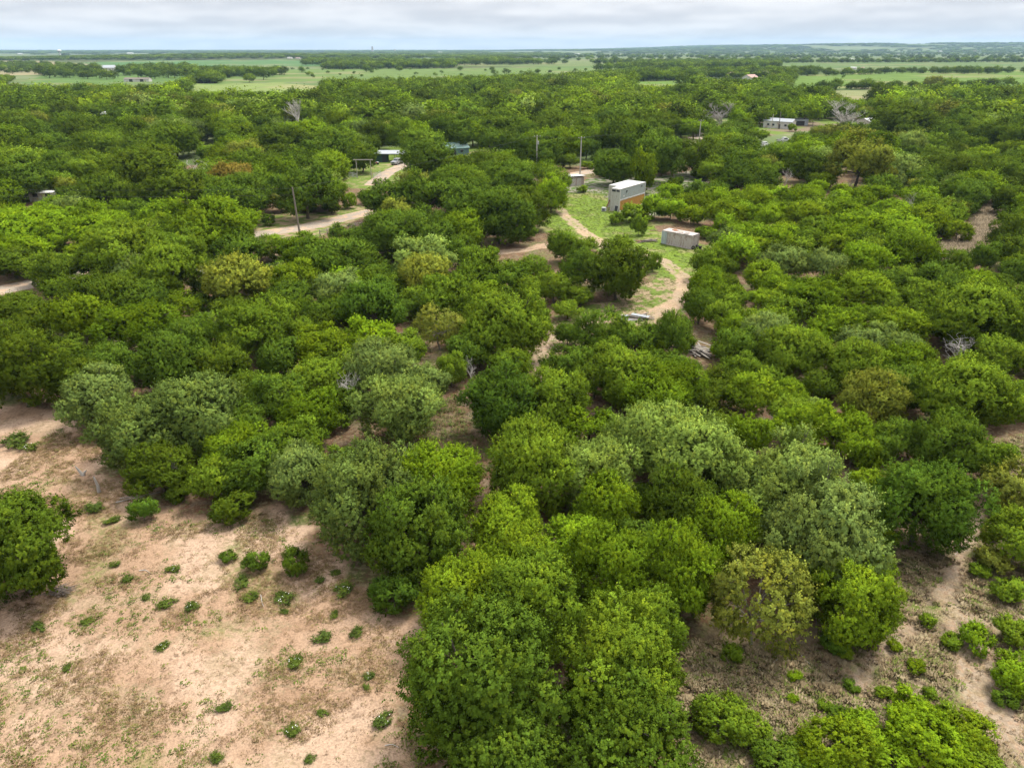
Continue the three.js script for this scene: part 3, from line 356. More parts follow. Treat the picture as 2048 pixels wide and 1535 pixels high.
// shrubs: the same, low bushes; w = width on the photograph
const SHRUBS = [
  [786, 1186, 92, 'v', 0.9], [1440, 1432, 110, 'g', 0.75], [1496, 1462, 80, 'g', 0.7], [1662, 1490, 135, 'b', 0.7], [1725, 1462, 100, 'b', 0.7], [1830, 1425, 90, 'b', 0.75], [1862, 1490, 150, 'b', 0.65], [1940, 1470, 100, 'b', 0.7], [2032, 1262, 70, 'g', 0.8], [2036, 1350, 95, 'b', 0.8], [1952, 1276, 58, 'b', 0.95], [2020, 1180, 60, 'g', 0.7], [1985, 1120, 60, 's', 0.7], [1665, 1285, 48, 'v', 0.8], [1465, 1305, 40, 'g', 0.8],
  [1555, 1512, 95, 'g', 0.6], [1612, 1505, 85, 'b', 0.6], [1775, 1505, 95, 'b', 0.55], [1955, 1520, 90, 'g', 0.6], [1690, 1440, 60, 'g', 0.6], [1895, 1440, 70, 'g', 0.6], [1855, 1242, 30, 'g', 0.7], [1790, 1292, 26, 'b', 0.7], [1832, 1332, 34, 'b', 0.6], [1702, 1372, 30, 'g', 0.6], [1770, 1386, 32, 'g', 0.6], [1590, 1352, 26, 'b', 0.6], [1650, 1412, 28, 'g', 0.6], [1905, 1284, 40, 'g', 0.6], [1862, 1388, 30, 'g', 0.6], [1690, 1304, 30, 'b', 0.6], [1985, 1062, 42, 's', 0.7], [1962, 1142, 36, 'g', 0.6], [2003, 1012, 44, 'g', 0.7], [1745, 1226, 36, 'g', 0.7], [1800, 1184, 30, 's', 0.6], [1585, 1395, 22, 'b', 0.6], [2010, 1400, 40, 'g', 0.7],
  [284, 1022, 48, 'v', 1.0], [511, 1122, 44, 'd', 0.95], [588, 1122, 52, 'd', 1.05], [455, 1112, 30, 'd', 0.7], [355, 985, 50, 'd', 0.7],
  [1270, 427, 60, 'g', 0.6], [1310, 416, 62, 'b', 0.8], [1342, 420, 52, 'b', 0.8], [1384, 430, 52, 'b', 0.75], [1278, 453, 30, 'g', 1.3], [1232, 438, 28, 'g', 0.8], [1449, 450, 46, 'b', 0.9], [1434, 396, 62, 'b', 0.75], [1392, 384, 46, 'd', 0.85], [1306, 526, 32, 'g', 1.2], [1365, 405, 40, 'b', 0.8], [1415, 465, 40, 'y', 0.6], [1480, 420, 50, 'b', 0.7],
  [1530, 432, 70, 'b', 0.75], [1612, 428, 80, 'b', 0.75], [1719, 458, 92, 'b', 0.7], [1823, 468, 82, 'b', 0.75], [1915, 462, 62, 'b', 0.75], [1634, 462, 72, 'g', 0.75], [1560, 475, 72, 'b', 0.75], [1507, 497, 82, 'b', 0.7], [1667, 490, 60, 'b', 0.7], [1775, 420, 70, 'b', 0.7], [1690, 410, 60, 'b', 0.7], [1870, 415, 70, 'g', 0.7], [1560, 400, 60, 'b', 0.7], [1780, 490, 60, 'g', 0.7], [1600, 495, 55, 'g', 0.7],
  [698, 402, 28, 'b', 1.1], [536, 440, 26, 'g', 0.9], [985, 505, 26, 'y', 0.8], [1175, 330, 22, 'g', 0.7], [1510, 262, 18, 'b', 0.8], [1585, 255, 16, 'b', 1.0], [1560, 205, 40, 'b', 0.35], [1610, 200, 50, 'b', 0.3], [1213, 842, 46, 'v', 0.9], [1628, 808, 38, 'q', 0.9], [1165, 378, 22, 'g', 0.6],
];
// what must stay open to view: no filler tree's crown may cover these
const OPEN = [Z.sand, Z.brush, Z.gap, Z.gap2, Z.tan,
  [[515, 480], [515, 440], [660, 430], [735, 408], [740, 430], [640, 465], [560, 482]], [[0, 580], [0, 560], [75, 560], [75, 585]],
  [[985, 520], [985, 485], [1095, 470], [1095, 430], [1125, 390], [1150, 360], [1120, 340], [1185, 330], [1195, 345], [1215, 350], [1305, 355], [1310, 400], [1245, 430], [1300, 440], [1420, 455], [1420, 500], [1360, 510], [1385, 560], [1380, 620], [1310, 645], [1240, 640], [1120, 700], [1075, 760], [1080, 690], [1140, 630], [1260, 590], [1300, 520], [1210, 500], [1120, 490], [1060, 510]],
  [[1380, 722], [1385, 680], [1420, 690], [1425, 725]], [[690, 370], [700, 340], [740, 310], [760, 298], [815, 300], [820, 330], [800, 360], [740, 372]], [[885, 310], [890, 288], [930, 290], [930, 312]], [[750, 298], [750, 290], [840, 288], [840, 296]],
  [[1875, 740], [1875, 665], [1960, 665], [1960, 725]],
  [[380, 186], [385, 166], [640, 166], [640, 180]], [[1400, 300], [1400, 330], [1360, 350], [1330, 345], [1360, 320]], 
  [[1668, 196], [1670, 182], [1750, 182], [1750, 195]], [[400, 280], [400, 268], [435, 268], [435, 292]], [[1600, 160], [1700, 146], [2048, 143], [2048, 168], [1700, 172]],
  [[930, 305], [930, 292], [1045, 292], [1045, 298]], [[0, 172], [60, 145], [330, 142], [380, 155], [330, 172]],
];
// things standing up out of the wood: [left, top, right, foot]; only what is nearer than their foot must stay clear of them
const STANDING = [[575, 195, 620, 248], [1520, 232, 1630, 258], [1352, 235, 1405, 286], [1412, 200, 1470, 240], [1640, 195, 1716, 246], [1720, 240, 1752, 250], [1066, 268, 1080, 322], [1154, 270, 1168, 330], [588, 372, 602, 455], [1412, 142, 1535, 160], [68, 386, 108, 391], [200, 222, 228, 231], [365, 318, 402, 340], [748, 300, 812, 330], [888, 290, 928, 306], [205, 128, 236, 139], [252, 156, 298, 162], [1215, 358, 1297, 408], [1390, 355, 1404, 372], [1566, 340, 1580, 360], [1688, 348, 1702, 366], [1276, 315, 1304, 360], [1521, 283, 1535, 293], [1561, 275, 1575, 284]].map((b) => [...b, 7 - at((b[0] + b[2]) / 2, b[3] - 2).z]);
const hides = (px, py, rx, ry, dist) => STANDING.some((b) => { if (dist >= b[4] || px + rx < b[0] || px - rx > b[2] || py + ry < b[1] || py - ry > b[3]) return false; for (let i = 0; i <= 12; i++) for (let j = 0; j <= 4; j++) if (((lerp(b[0], b[2], i / 12) - px) / rx) ** 2 + ((lerp(b[1], b[3], j / 4) - py) / ry) ** 2 < 0.95) return true; return false; });
const coversTraced = (px, py, rx, ry, dist) => placed.some((t) => t.traced && -t.z > dist && ((t.px - px) / rx) ** 2 + ((t.py - t.wpx * 0.12 - py) / ry) ** 2 < 0.8);
const openBox = OPEN.map((p) => [Math.min(...p.map((q) => q[0])), Math.min(...p.map((q) => q[1])), Math.max(...p.map((q) => q[0])), Math.max(...p.map((q) => q[1]))]);
const isOpen = (x, y) => { for (let k = 0; k < OPEN.length; k++) { const b = openBox[k]; if (x >= b[0] && x <= b[2] && y >= b[1] && y <= b[3] && inPoly(OPEN[k], x, y)) return true; } return false; };
const cells = new Map(), cellOf = (x, z) => Math.floor(x / 12) * 100003 + Math.floor(z / 12);
const placed = [];
function note(t) { placed.push(t); const k = cellOf(t.x, t.z); if (!cells.has(k)) cells.set(k, []); cells.get(k).push(t); }
function crowded(x, z, w, f) { for (let i = -1; i <= 1; i++) for (let j = -1; j <= 1; j++) for (const t of cells.get(cellOf(x + i * 12, z + j * 12)) ?? []) if (Math.hypot(t.x - x, t.z - z) < f * (t.w + w)) return true; return false; }
// a crown's middle on the photograph -> where it stands and how wide it is in metres
function solve(px, py, wpx, hr, shrub) {
  let w = 8, v = at(px, py, 4);
  for (let k = 0; k < 12; k++) { const h = Math.min(w * hr, 15), mid = h * (shrub ? 0.47 : 0.54); v = at(px, py, mid); const d = toPixel(v.x, mid, v.z)[2]; w = (wpx / FPX) * d; }
  return { x: v.x, z: v.z, w: w * 0.96, h: Math.min(w * hr, 15) };
}
const rnd = rng(4242);
for (const [px, py, wpx, k, hr, form] of TREES) if (wpx) note({ ...solve(px, py, wpx, hr), wpx, px, py, k, form, traced: true });
for (const [px, py, wpx, k, hr] of SHRUBS) note({ ...solve(px, py, wpx, hr, true), wpx, px, py, k, shrub: true, traced: true });
// the rest of the wood, grown in between
const TONES = 'ddddggggyygbpsd';
function fillWood(d0, d1, step, lo, hi, f) {
  for (let z = -d0; z > -d1; z -= step) { const half = -z * 0.76 + 14; for (let x = -half; x < half; x += step) {
    const X = x + (rnd() - 0.5) * step * 0.95, Zz = z + (rnd() - 0.5) * step * 0.95, far = -Zz > 170, w = lerp(lo, hi, Math.pow(rnd(), 1.2)), shrub = w < lo + (hi - lo) * 0.2, h = shrub ? w * 0.75 : Math.min(10.5, w * lerp(0.66, 0.9, rnd()));
    if (crowded(X, Zz, w, f)) { rnd(); continue; }
    const [px, py, d] = toPixel(X, h * 0.54, Zz), r = (w * 0.5 * FPX) / d, top = toPixel(X, h, Zz)[1], foot = toPixel(X, 0.3, Zz)[1];
    const tone = fbm(X * 0.018 + 3, Zz * 0.018 + 60, 2), pick = TONES[Math.floor(clamp(rnd() * 0.75 + (tone - 0.5) * 0.9 + 0.12, 0, 0.999) * TONES.length)];
    if (px < -260 || px > 2310 || py > 1900) continue;
    const lime = (px > 1250 && px < 1900 && py > 380 && py < 510) || (px < 330 && py > 410 && py < 525), hue = lime && pick !== 'p' ? (pick === 'd' ? 'g' : 'b') : pick;
    if ([[px, py], [px - r * 0.9, py], [px + r * 0.9, py], [px, top], [px - r * 0.6, top + r * 0.3], [px + r * 0.6, top + r * 0.3], [px, foot], [px, (py + foot) / 2]].some(([a, b]) => isOpen(a, b)) || hides(px, (top + foot) / 2, r, (foot - top) / 2, -Zz) || coversTraced(px, (top + foot) / 2, r, (foot - top) / 2, -Zz)) continue;
    if (d > 430 && fieldPolys.some((p, n) => inPoly(p, X, Zz) || inPoly(FIELDS[n].p, px, top) || inPoly(FIELDS[n].p, px, py)) && rnd() > 0.003) continue;
    note({ x: X, z: Zz, w, h, k: hue, shrub, wpx: 2 * r, px, py });
  } }
}
fillWood(30, 110, 3.2, 2.8, 5.8, 0.37); fillWood(110, 240, 4.4, 3.4, 10.5, 0.37); fillWood(240, 980, 5.5, 5.0, 14.5, 0.385);
// ------------------------------------------------------------------ which tree is which
const spot = (px, py) => { const v = at(px, py); return [v.x, v.z]; };
const toPoly = (p, x, z) => { if (inPoly(p, x, z)) return 0; let m = 1e9; for (let i = 0; i < p.length; i++) { const [ax, az] = p[i], [bx, bz] = p[(i + 1) % p.length], L = (bx - ax) ** 2 + (bz - az) ** 2 || 1, t = clamp(((x - ax) * (bx - ax) + (z - az) * (bz - az)) / L, 0, 1); m = Math.min(m, Math.hypot(x - ax - t * (bx - ax), z - az - t * (bz - az))); } return m; };
const toLine = (p, x, z) => { let m = 1e9; for (let i = 0; i + 1 < p.length; i++) { const [ax, az] = p[i], [bx, bz] = p[i + 1], L = (bx - ax) ** 2 + (bz - az) ** 2 || 1, t = clamp(((x - ax) * (bx - ax) + (z - az) * (bz - az)) / L, 0, 1); m = Math.min(m, Math.hypot(x - ax - t * (bx - ax), z - az - t * (bz - az))); } return m; };
const toSpot = (s, x, z) => Math.hypot(x - s[0], z - s[1]);
const LONE = [32.5, -135], STACK = [27, -172], PORT = spot(795, 325), HOMES = spot(1580, 250), BOARDS = spot(1400, 705), SHEETS = spot(1268, 636), FALLEN = spot(1915, 715), SHED = spot(1145, 366);
const NEXT_TO = [[470, 600, 'the pale yellow tree below the gravel road'], [850, 575, 'the pale yellow tree by the dirt track'], [1748, 835, 'the pale yellow tree above the footpaths'], [1719, 350, 'the big pale yellow tree'], [465, 385, 'the orange-tinged tree'], [490, 330, 'the yellow tree above the orange one'], [597, 255, 'the tall bleached bare tree'], [391, 362, 'the tangled grey bare tree'], [705, 830, 'the grey dead limbs'], [945, 770, 'the grey bare branches'], [440, 600, 'the grey bare top'], [878, 690, 'the thin-leaved tree in the wood'], [1520, 1290, 'the thin-leaved tree by the footpaths'], [1530, 880, 'the bare limbs above the footpaths'], [1572, 372, 'the thin bleached snag'], [1290, 375, 'the upright narrow tree'], [599, 466, 'the leaning power pole'], [1073, 348, 'the transformer pole'], [86, 401, 'the camper'], [908, 309, 'the green-roofed house'], [742, 645, 'the deep green tree in the wood'], [1003, 845, 'the deep green tree by the brown gap'], [1848, 1050, 'the deep green tree by the footpaths']].map(([x, y, w]) => [spot(x, y), w]);
function whereabouts(t) { let best = 11, word = null; for (const [s, w] of NEXT_TO) { const d = toSpot(s, t.x, t.z); if (d > 2.5 && d < best) { best = d; word = w; } } return word ? 'next to ' + word : zoneOf(t); }
function zoneOf({ x, z, px, py }) {
  if (toPoly(GP.sand, x, z) < 5.5) return 'at the edge of the sandy clearing';
  if (toPoly(GP.brush, x, z) < 6) return 'beside the opening with worn footpaths';
  if (toSpot(BOARDS, x, z) < 12) return 'beside the heap of grey boards';
  if (toSpot(SHEETS, x, z) < 12) return 'beside the pile of metal sheets';
  if (toSpot(LONE, x, z) < 15) return 'near the lone pinkish container';
  if (toSpot(FALLEN, x, z) < 12) return 'beside the bare fallen tree';
  if (toSpot(STACK, x, z) < 19) return 'near the stacked containers';
  if (toSpot(SHED, x, z) < 16) return 'near the low shed by the road';
  if (toPoly(GP.gap, x, z) < 8) return 'around the small brown gap in the wood';
  if (toSpot(PORT, x, z) < 34) return 'around the carport yard';
  if (toSpot(HOMES, x, z) < 55) return 'around the white trailer home';
  if (roadLines.slice(1, 4).some((r) => toLine(r.p, x, z) < 8)) return 'beside the winding dirt track';
  if (toLine(roadLines[0].p, x, z) < 9) return 'along the pale gravel road';
  if (toPoly(GP.tan, x, z) < 12) return 'beside the strip of tall dry grass';
  if (px > 1210 && py > 640) return 'in the wood below the board heap';
  if (px > 1370 && py > 500) return 'in the wood above the fallen tree';
  if (px > 1300 && py > 370) return 'in the thicket behind the lone container';
  if (py > 560) return 'in the wood above the sandy clearing';
  if (px < 620 && py > 470) return 'in the wood just below the gravel road';
  if (px < 620) return 'in the wood above the gravel road';
  if (px < 1150 && py > 340) return 'in the wood below the carport yard';
  if (px > 1350) return 'in the wood below the trailer home';
  return 'in the wood behind the stacked containers';
}
const trees = placed.filter((t) => !t.shrub && t.px > -90 && t.px < 2140 && t.py < 1640).sort((a, b) => (b.traced ? 1e4 : 0) + b.wpx - (a.traced ? 1e4 : 0) - a.wpx), shrubs = placed.filter((t) => t.shrub && t.px > -40 && t.px < 2090 && t.py < 1560).sort((a, b) => (b.traced ? 1e4 : 0) + b.wpx - (a.traced ? 1e4 : 0) - a.wpx);
const ours = new Set([...trees.slice(0, 300), ...shrubs.slice(0, 150)]);
const sets = new Map();
for (const t of ours) {
  const look = KIND[t.k][0], form = t.shrub ? (t.form ?? 'leafy shrub') : t.form === 'open' ? 'thin-leaved grey-limbed tree' : t.form === 'upright' ? 'upright narrow tree' : t.h / t.w > 1.02 ? 'tall full tree' : t.h / t.w < 0.78 ? 'low spreading tree' : 'round-crowned tree';
  t.label = look + ' ' + form + ' ' + whereabouts(t); if (!sets.has(t.label)) sets.set(t.label, []); sets.get(t.label).push(t);
}
for (const [label, list] of [...sets]) if (list.length > 3) { list.sort((a, b) => b.w - a.w); const m = list[list.length >> 1].w, keep = []; for (const t of list) { const word = t.w > m * 1.22 ? 'large ' : t.w < m * 0.8 ? 'small ' : ''; if (!word) { keep.push(t); continue; } t.label = word + label; if (!sets.has(t.label)) sets.set(t.label, []); sets.get(t.label).push(t); } sets.set(label, keep); }
for (const [label, list] of sets) { if (list.length < 2) continue; list.sort((a, b) => b.w - a.w); const many = label.replace('tree', 'trees').replace('shrub', 'shrubs'); for (const t of list) t.group = many;
  if (list[0].w > list[1].w * 1.12) if (label.split(' ').length < 15) list[0].label = 'the widest ' + label; const n = list.length; if (n > 2 && list[n - 1].w < list[n - 2].w * 0.9) if (label.split(' ').length < 15) list[n - 1].label = 'the smallest ' + label; }
const treeAt = (t) => t.w > 0 && roll(t.x, t.z);
for (const t of [...ours]) {
  const set = t.form === 'open' ? PROTO.open : t.form === 'upright' ? PROTO.upright : t.shrub ? (t.wpx > 60 ? PROTO.shrubHi : PROTO.shrub) : t.wpx > 120 ? PROTO.high : t.wpx > 48 ? PROTO.mid : PROTO.low, g = set[Math.floor(rnd() * set.length)], mats = kindMats[t.k];
  const o = thing(t.shrub ? 'shrub' : 'broadleaf_tree', t.label, t.shrub ? 'shrub' : 'tree', { x: t.x, y: roll(t.x, t.z), z: t.z }, rnd() * 6.283, t.group);
  const a = 0.92 + 0.16 * rnd(); o.scale.set(t.w * a, t.h, t.w / a);
  part(t.shrub ? 'stems' : 'trunk', g.trunk, t.form === 'open' ? openBark : rnd() < 0.3 ? darkBark : barkMat, o);
  part(t.shrub ? 'foliage' : 'crown', g.crown, mats[Math.floor(rnd() * mats.length)], o);
}
// ------------------------------------------------------------------ the mass of the wood
const massMat = leafMat([1, 1, 1]);
function mass(name, label, list, protos) {
  const lots = protos.map(() => []); list.forEach((t) => lots[Math.floor(rnd() * protos.length)].push(t));
  protos.forEach((g, k) => { if (!lots[k].length) return;
    if (!g.whole) { const t = g.trunk.clone(), c = t.attributes.color; for (let i = 0; i < c.count; i++) c.setXYZ(i, 1.1, 0.5, 2.4); g.whole = mergeGeometries([g.crown, t]); }
    const m = new THREE.InstancedMesh(g.whole, massMat, lots[k].length), M = new THREE.Matrix4(), q = new THREE.Quaternion(), up = new THREE.Vector3(0, 1, 0), c = new THREE.Color();
    lots[k].forEach((t, i) => { q.setFromAxisAngle(up, rnd() * 6.283); M.compose(new THREE.Vector3(t.x, t.y ?? roll(t.x, t.z), t.z), q, new THREE.Vector3(t.w * (0.9 + 0.2 * rnd()), t.h, t.w)); m.setMatrixAt(i, M); const cs = KIND[t.k][1][i % KIND[t.k][1].length], v = 0.6 + 0.55 * rnd(); c.setRGB(cs[0] * v, cs[1] * v, cs[2] * v); m.setColorAt(i, c); });
    m.name = numbered(name); tag(m, label, null, null, 'stuff'); m.castShadow = m.receiveShadow = true; scene.add(m); });
}
const rest = placed.filter((t) => !ours.has(t));
mass('undergrowth', 'low leafy bushes filling the gaps under the trees', rest.filter((t) => t.shrub && -t.z < 260), PROTO.shrub);
mass('woodland', 'countless round green treetops of the wood', rest.filter((t) => !(t.shrub && -t.z < 260) && -t.z < 330), PROTO.low);
mass('far_woodland', 'countless small round treetops of the far wood', rest.filter((t) => !(t.shrub && -t.z < 260) && -t.z >= 330), PROTO.tiny.concat(PROTO.low.slice(0, 2)));
// ------------------------------------------------------------------ treelines, thickets and dotted trees among the fields
const LINES = [
  { s: 22, lo: 5, hi: 10, keep: 0.12, free: 1, p: [[420, 154], [700, 149.5], [1000, 148], [1240, 142], [1240, 143.2], [1000, 149.6], [700, 151.2], [420, 156]] },
  { s: 22, lo: 6, hi: 11, keep: 0.18, free: 1, p: [[560, 145], [800, 142], [1100, 139.6], [1240, 138], [1240, 139], [1100, 140.6], [800, 143], [560, 146]] },
  { s: 14, lo: 6, hi: 13, keep: 0.8, free: 1, p: [[1180, 127], [1500, 125], [2048, 123.4], [2048, 124.4], [1500, 126], [1180, 128]] },
  { s: 10, lo: 5, hi: 11, keep: 0.75, free: 1, p: [[1600, 151.5], [1800, 146], [2060, 144], [2060, 145], [1800, 147.2], [1600, 153]] },
  { s: 8, lo: 4, hi: 10, keep: 0.6, free: 1, p: [[1640, 178], [1850, 175], [2060, 170], [2060, 172], [1850, 177.5], [1640, 180]] },
  { s: 12, lo: 7, hi: 13, keep: 0.8, free: 1, p: [[100, 147], [330, 141.5], [460, 144], [460, 145.5], [330, 143], [100, 148.6]] },
  { s: 8, lo: 7, hi: 12, keep: 0.85, p: [[380, 166], [400, 152], [470, 146], [600, 150], [900, 153], [1240, 146], [1260, 160], [1200, 176], [900, 172], [640, 170]] },
  { s: 13, lo: 8, hi: 14, keep: 0.8, p: [[540, 141], [560, 135], [640, 132], [1000, 133], [1240, 130], [1240, 134], [900, 137], [640, 139]] },
  { s: 20, lo: 10, hi: 20, keep: 0.75, p: [[600, 131], [620, 123], [800, 121], [1150, 121], [1180, 128], [900, 131]] },
  { s: 12, lo: 8, hi: 14, keep: 0.9, p: [[1180, 150], [1200, 139], [1400, 134], [1660, 131], [1680, 138], [1950, 140], [2015, 147], [1960, 149], [1700, 142], [1600, 150], [1400, 154]] },
  { s: 16, lo: 8, hi: 14, keep: 0.85, p: [[1080, 134], [1300, 127], [1500, 128], [1540, 132], [1300, 137]] },
  { s: 16, lo: 8, hi: 14, keep: 0.85, p: [[1540, 132], [1900, 127], [1960, 130], [1700, 136]] },
  { s: 60, lo: 9, hi: 16, keep: 0.3, p: [[1000, 124], [1100, 109], [1500, 106], [2300, 105], [2300, 124], [1500, 124]] },
  { s: 30, lo: 14, hi: 24, keep: 0.9, tall: 7.5, p: [[-150, 122], [0, 119], [200, 115], [330, 111], [640, 112], [655, 118], [500, 119.5], [250, 120.5]] },
  { s: 17, lo: 8, hi: 15, keep: 0.34, p: [[60, 152], [100, 142], [380, 138], [420, 150], [330, 158], [120, 160]] },
  { s: 16, lo: 5, hi: 10, keep: 0.4, p: [[-100, 150], [-100, 128], [90, 128], [200, 136], [150, 146]] },
  { s: 20, lo: 2.5, hi: 5, keep: 0.06, p: FIELDS[4].p },
  { s: 40, lo: 3, hi: 8, keep: 0.05, p: FIELDS[6].p },
  { s: 60, lo: 24, hi: 44, keep: 0.6, p: [[640, 118], [640, 108], [1000, 105.5], [1150, 108], [1000, 119]] },
];
const farTrees = [];
for (const L of LINES) { const p = groundPoly(L.p); let b = [1e9, 1e9, -1e9, -1e9]; for (const [x, z] of p) b = [Math.min(b[0], x), Math.min(b[1], z), Math.max(b[2], x), Math.max(b[3], z)];
  for (let z = b[1]; z < b[3]; z += L.s) for (let x = b[0]; x < b[2]; x += L.s) { const X = x + (rnd() - 0.5) * L.s, Zz = z + (rnd() - 0.5) * L.s; if (rnd() > L.keep * (0.55 + 0.9 * fbm(X * 0.01, Zz * 0.01, 2)) || !inPoly(p, X, Zz)) continue; const w = lerp(L.lo, L.hi, rnd()), tp = toPixel(X, land(X, Zz) + Math.min(w * 0.75, 11) * 0.8, Zz); if (hides(tp[0], tp[1], 6, 5, -Zz)) continue; if (!L.free && L.keep > 0.5 && -Zz < 2600 && FIELDS.some((f) => inPoly(f.p, tp[0], tp[1]))) continue; farTrees.push({ x: X, y: land(X, Zz) - 0.1, z: Zz, w, h: Math.min(w * 0.75, L.tall ?? 10), k: 'ddgggd'[Math.floor(rnd() * 6)] }); } }
for (let k = 0; k < 15000; k++) { const z = -lerp(4300, 14500, Math.sqrt(rnd())), x = z * (rnd() * 2 - 1) * 0.78, n = fbm(x * 0.0016 + 5, z * 0.0011 + 8, 3); if (n > 0.56 || Math.abs(x) > 11500) continue; const w = lerp(36, 75, rnd()); farTrees.push({ x, y: land(x, z) - 0.5, z, w, h: lerp(8, 13, rnd()), k: 'ddg'[Math.floor(rnd() * 3)] }); }
mass('far_treeline', 'distant trees and thickets between the fields', farTrees, PROTO.tiny);
//@@NEXT
// ------------------------------------------------------------------ built things: helpers
const box = (w, h, d, x = 0, y = 0, z = 0) => new THREE.BoxGeometry(w, h, d).translate(x, y, z);
const cyl = (r0, r1, h, x = 0, y = 0, z = 0, n = 12) => new THREE.CylinderGeometry(r0, r1, h, n).translate(x, y, z);
const between = (a, b, w, d = w) => { const A = new THREE.Vector3(...a), B = new THREE.Vector3(...b), L = A.distanceTo(B), g = new THREE.BoxGeometry(w, L, d); g.applyQuaternion(new THREE.Quaternion().setFromUnitVectors(new THREE.Vector3(0, 1, 0), B.clone().sub(A).normalize())); return g.translate((A.x + B.x) / 2, (A.y + B.y) / 2, (A.z + B.z) / 2); };
const prism = (pts, depth) => { const s = new THREE.Shape(pts.map(([x, y]) => new THREE.Vector2(x, y))); return new THREE.ExtrudeGeometry(s, { depth, bevelEnabled: false }).translate(0, 0, -depth / 2); };
function heightTo(base, pyTop) { let lo = 0, hi = 40; for (let k = 0; k < 40; k++) { const m = (lo + hi) / 2; if (toPixel(base.x, m, base.z)[1] > pyTop) lo = m; else hi = m; } return lo; }
const P = at;
// weathered sheet metal: paint, stains and rust in patches and streaks of their own outline
function worn(base, stain, amount, seed) {
  base = base.map((v) => v * 0.74);
  const n = 256, d = new Uint8Array(n * n * 4), c = [0, 0, 0];
  for (let j = 0; j < n; j++) for (let i = 0; i < n; i++) { const a = fbm(i / 26 + seed, j / 70 + seed * 3, 3), b = fbm(i / 7 + seed * 5, j / 9, 2), s = vnoise(i / 2.2 + seed, j / 60); c[0] = base[0]; c[1] = base[1]; c[2] = base[2]; mix3(c, stain, sstep(0.62 - amount * 0.3, 0.75, a * 0.6 + b * 0.4) * 0.8 + sstep(0.78, 0.95, s) * amount * 0.6); const v = 0.93 + 0.14 * b; for (let q = 0; q < 3; q++) d[(j * n + i) * 4 + q] = SRGB[(clamp(c[q] * v, 0, 1) * 4096) | 0]; d[(j * n + i) * 4 + 3] = 255; }
  const t = new THREE.DataTexture(d, n, n); t.colorSpace = THREE.SRGBColorSpace; t.wrapS = t.wrapT = THREE.RepeatWrapping; t.magFilter = THREE.LinearFilter; t.needsUpdate = true; return std(0xffffff, 0.72, { map: t });
}
const M = {
  white: worn([0.60, 0.59, 0.55], [0.28, 0.19, 0.12], 0.25, 3), cream: worn([0.55, 0.53, 0.47], [0.3, 0.2, 0.12], 0.3, 8), greyGreen: worn([0.36, 0.40, 0.37], [0.25, 0.17, 0.1], 0.15, 12), orange: worn([0.50, 0.255, 0.05], [0.25, 0.1, 0.03], 0.3, 17), roofWhite: worn([0.60, 0.61, 0.59], [0.38, 0.34, 0.28], 0.35, 21), pinkGrey: worn([0.52, 0.465, 0.43], [0.2, 0.13, 0.1], 0.35, 29), paleBlue: worn([0.42, 0.50, 0.51], [0.3, 0.26, 0.22], 0.2, 31), galv: worn([0.36, 0.39, 0.42], [0.22, 0.2, 0.18], 0.2, 37), redRoof: worn([0.44, 0.27, 0.23], [0.3, 0.12, 0.08], 0.3, 41), darkGreen: worn([0.02, 0.07, 0.045], [0.03, 0.04, 0.03], 0.2, 43), tealRoof: worn([0.14, 0.25, 0.23], [0.2, 0.2, 0.18], 0.2, 47), tealWall: worn([0.10, 0.18, 0.19], [0.08, 0.1, 0.1], 0.1, 51), pinkWall: worn([0.45, 0.36, 0.32], [0.2, 0.14, 0.1], 0.4, 53),
  steel: std([0.35, 0.35, 0.34], 0.5, { metalness: 0.6 }), dark: std([0.02, 0.02, 0.022], 0.6), glass: std([0.03, 0.035, 0.04], 0.12), rubber: std([0.016, 0.016, 0.017], 0.85), boardGrey: std([0.21, 0.185, 0.16], 0.95), boardPale: std([0.28, 0.25, 0.21], 0.95), boardDark: std([0.13, 0.108, 0.088], 0.95), boardRed: std([0.22, 0.105, 0.055], 0.95), timber: std([0.27, 0.185, 0.105], 0.95), pole: std([0.15, 0.125, 0.10], 0.95), polePale: std([0.36, 0.335, 0.29], 0.95), paleWood: std([0.28, 0.262, 0.205], 0.9), paint: std([0.27, 0.275, 0.285], 0.35, { metalness: 0.2 }), red: std([0.35, 0.04, 0.025], 0.5), blue: std([0.04, 0.10, 0.30], 0.5), whitePaint: std([0.46, 0.46, 0.445], 0.7), wall: std([0.52, 0.50, 0.48], 0.9), petal: std([0.72, 0.72, 0.66], 0.9), concrete: std([0.42, 0.38, 0.335], 0.95), tan: std([0.40, 0.33, 0.24], 0.95),
};
function corrugated(len, h, pitch = 0.28, depth = 0.036) {    // a standing ribbed sheet along x, base at y = 0
  const n = Math.max(2, Math.round(len / pitch)), step = len / n, xs = [], zs = [], pos = [], uv = [], idx = [];
  for (let k = 0; k < n; k++) { const x = -len / 2 + k * step; xs.push(x, x + step * 0.3, x + step * 0.5, x + step * 0.8); zs.push(depth / 2, depth / 2, -depth / 2, -depth / 2); } xs.push(len / 2); zs.push(depth / 2);
  xs.forEach((x, k) => { pos.push(x, 0, zs[k], x, h, zs[k]); uv.push(x / 2.5, 0, x / 2.5, h / 2.5); }); for (let k = 0; k + 1 < xs.length; k++) idx.push(2 * k, 2 * k + 2, 2 * k + 1, 2 * k + 1, 2 * k + 2, 2 * k + 3);
  const g = new THREE.BufferGeometry(); g.setAttribute('position', new THREE.Float32BufferAttribute(pos, 3)); g.setAttribute('uv', new THREE.Float32BufferAttribute(uv, 2)); g.setIndex(idx); const f = g.toNonIndexed(); f.computeVertexNormals(); return f;
}
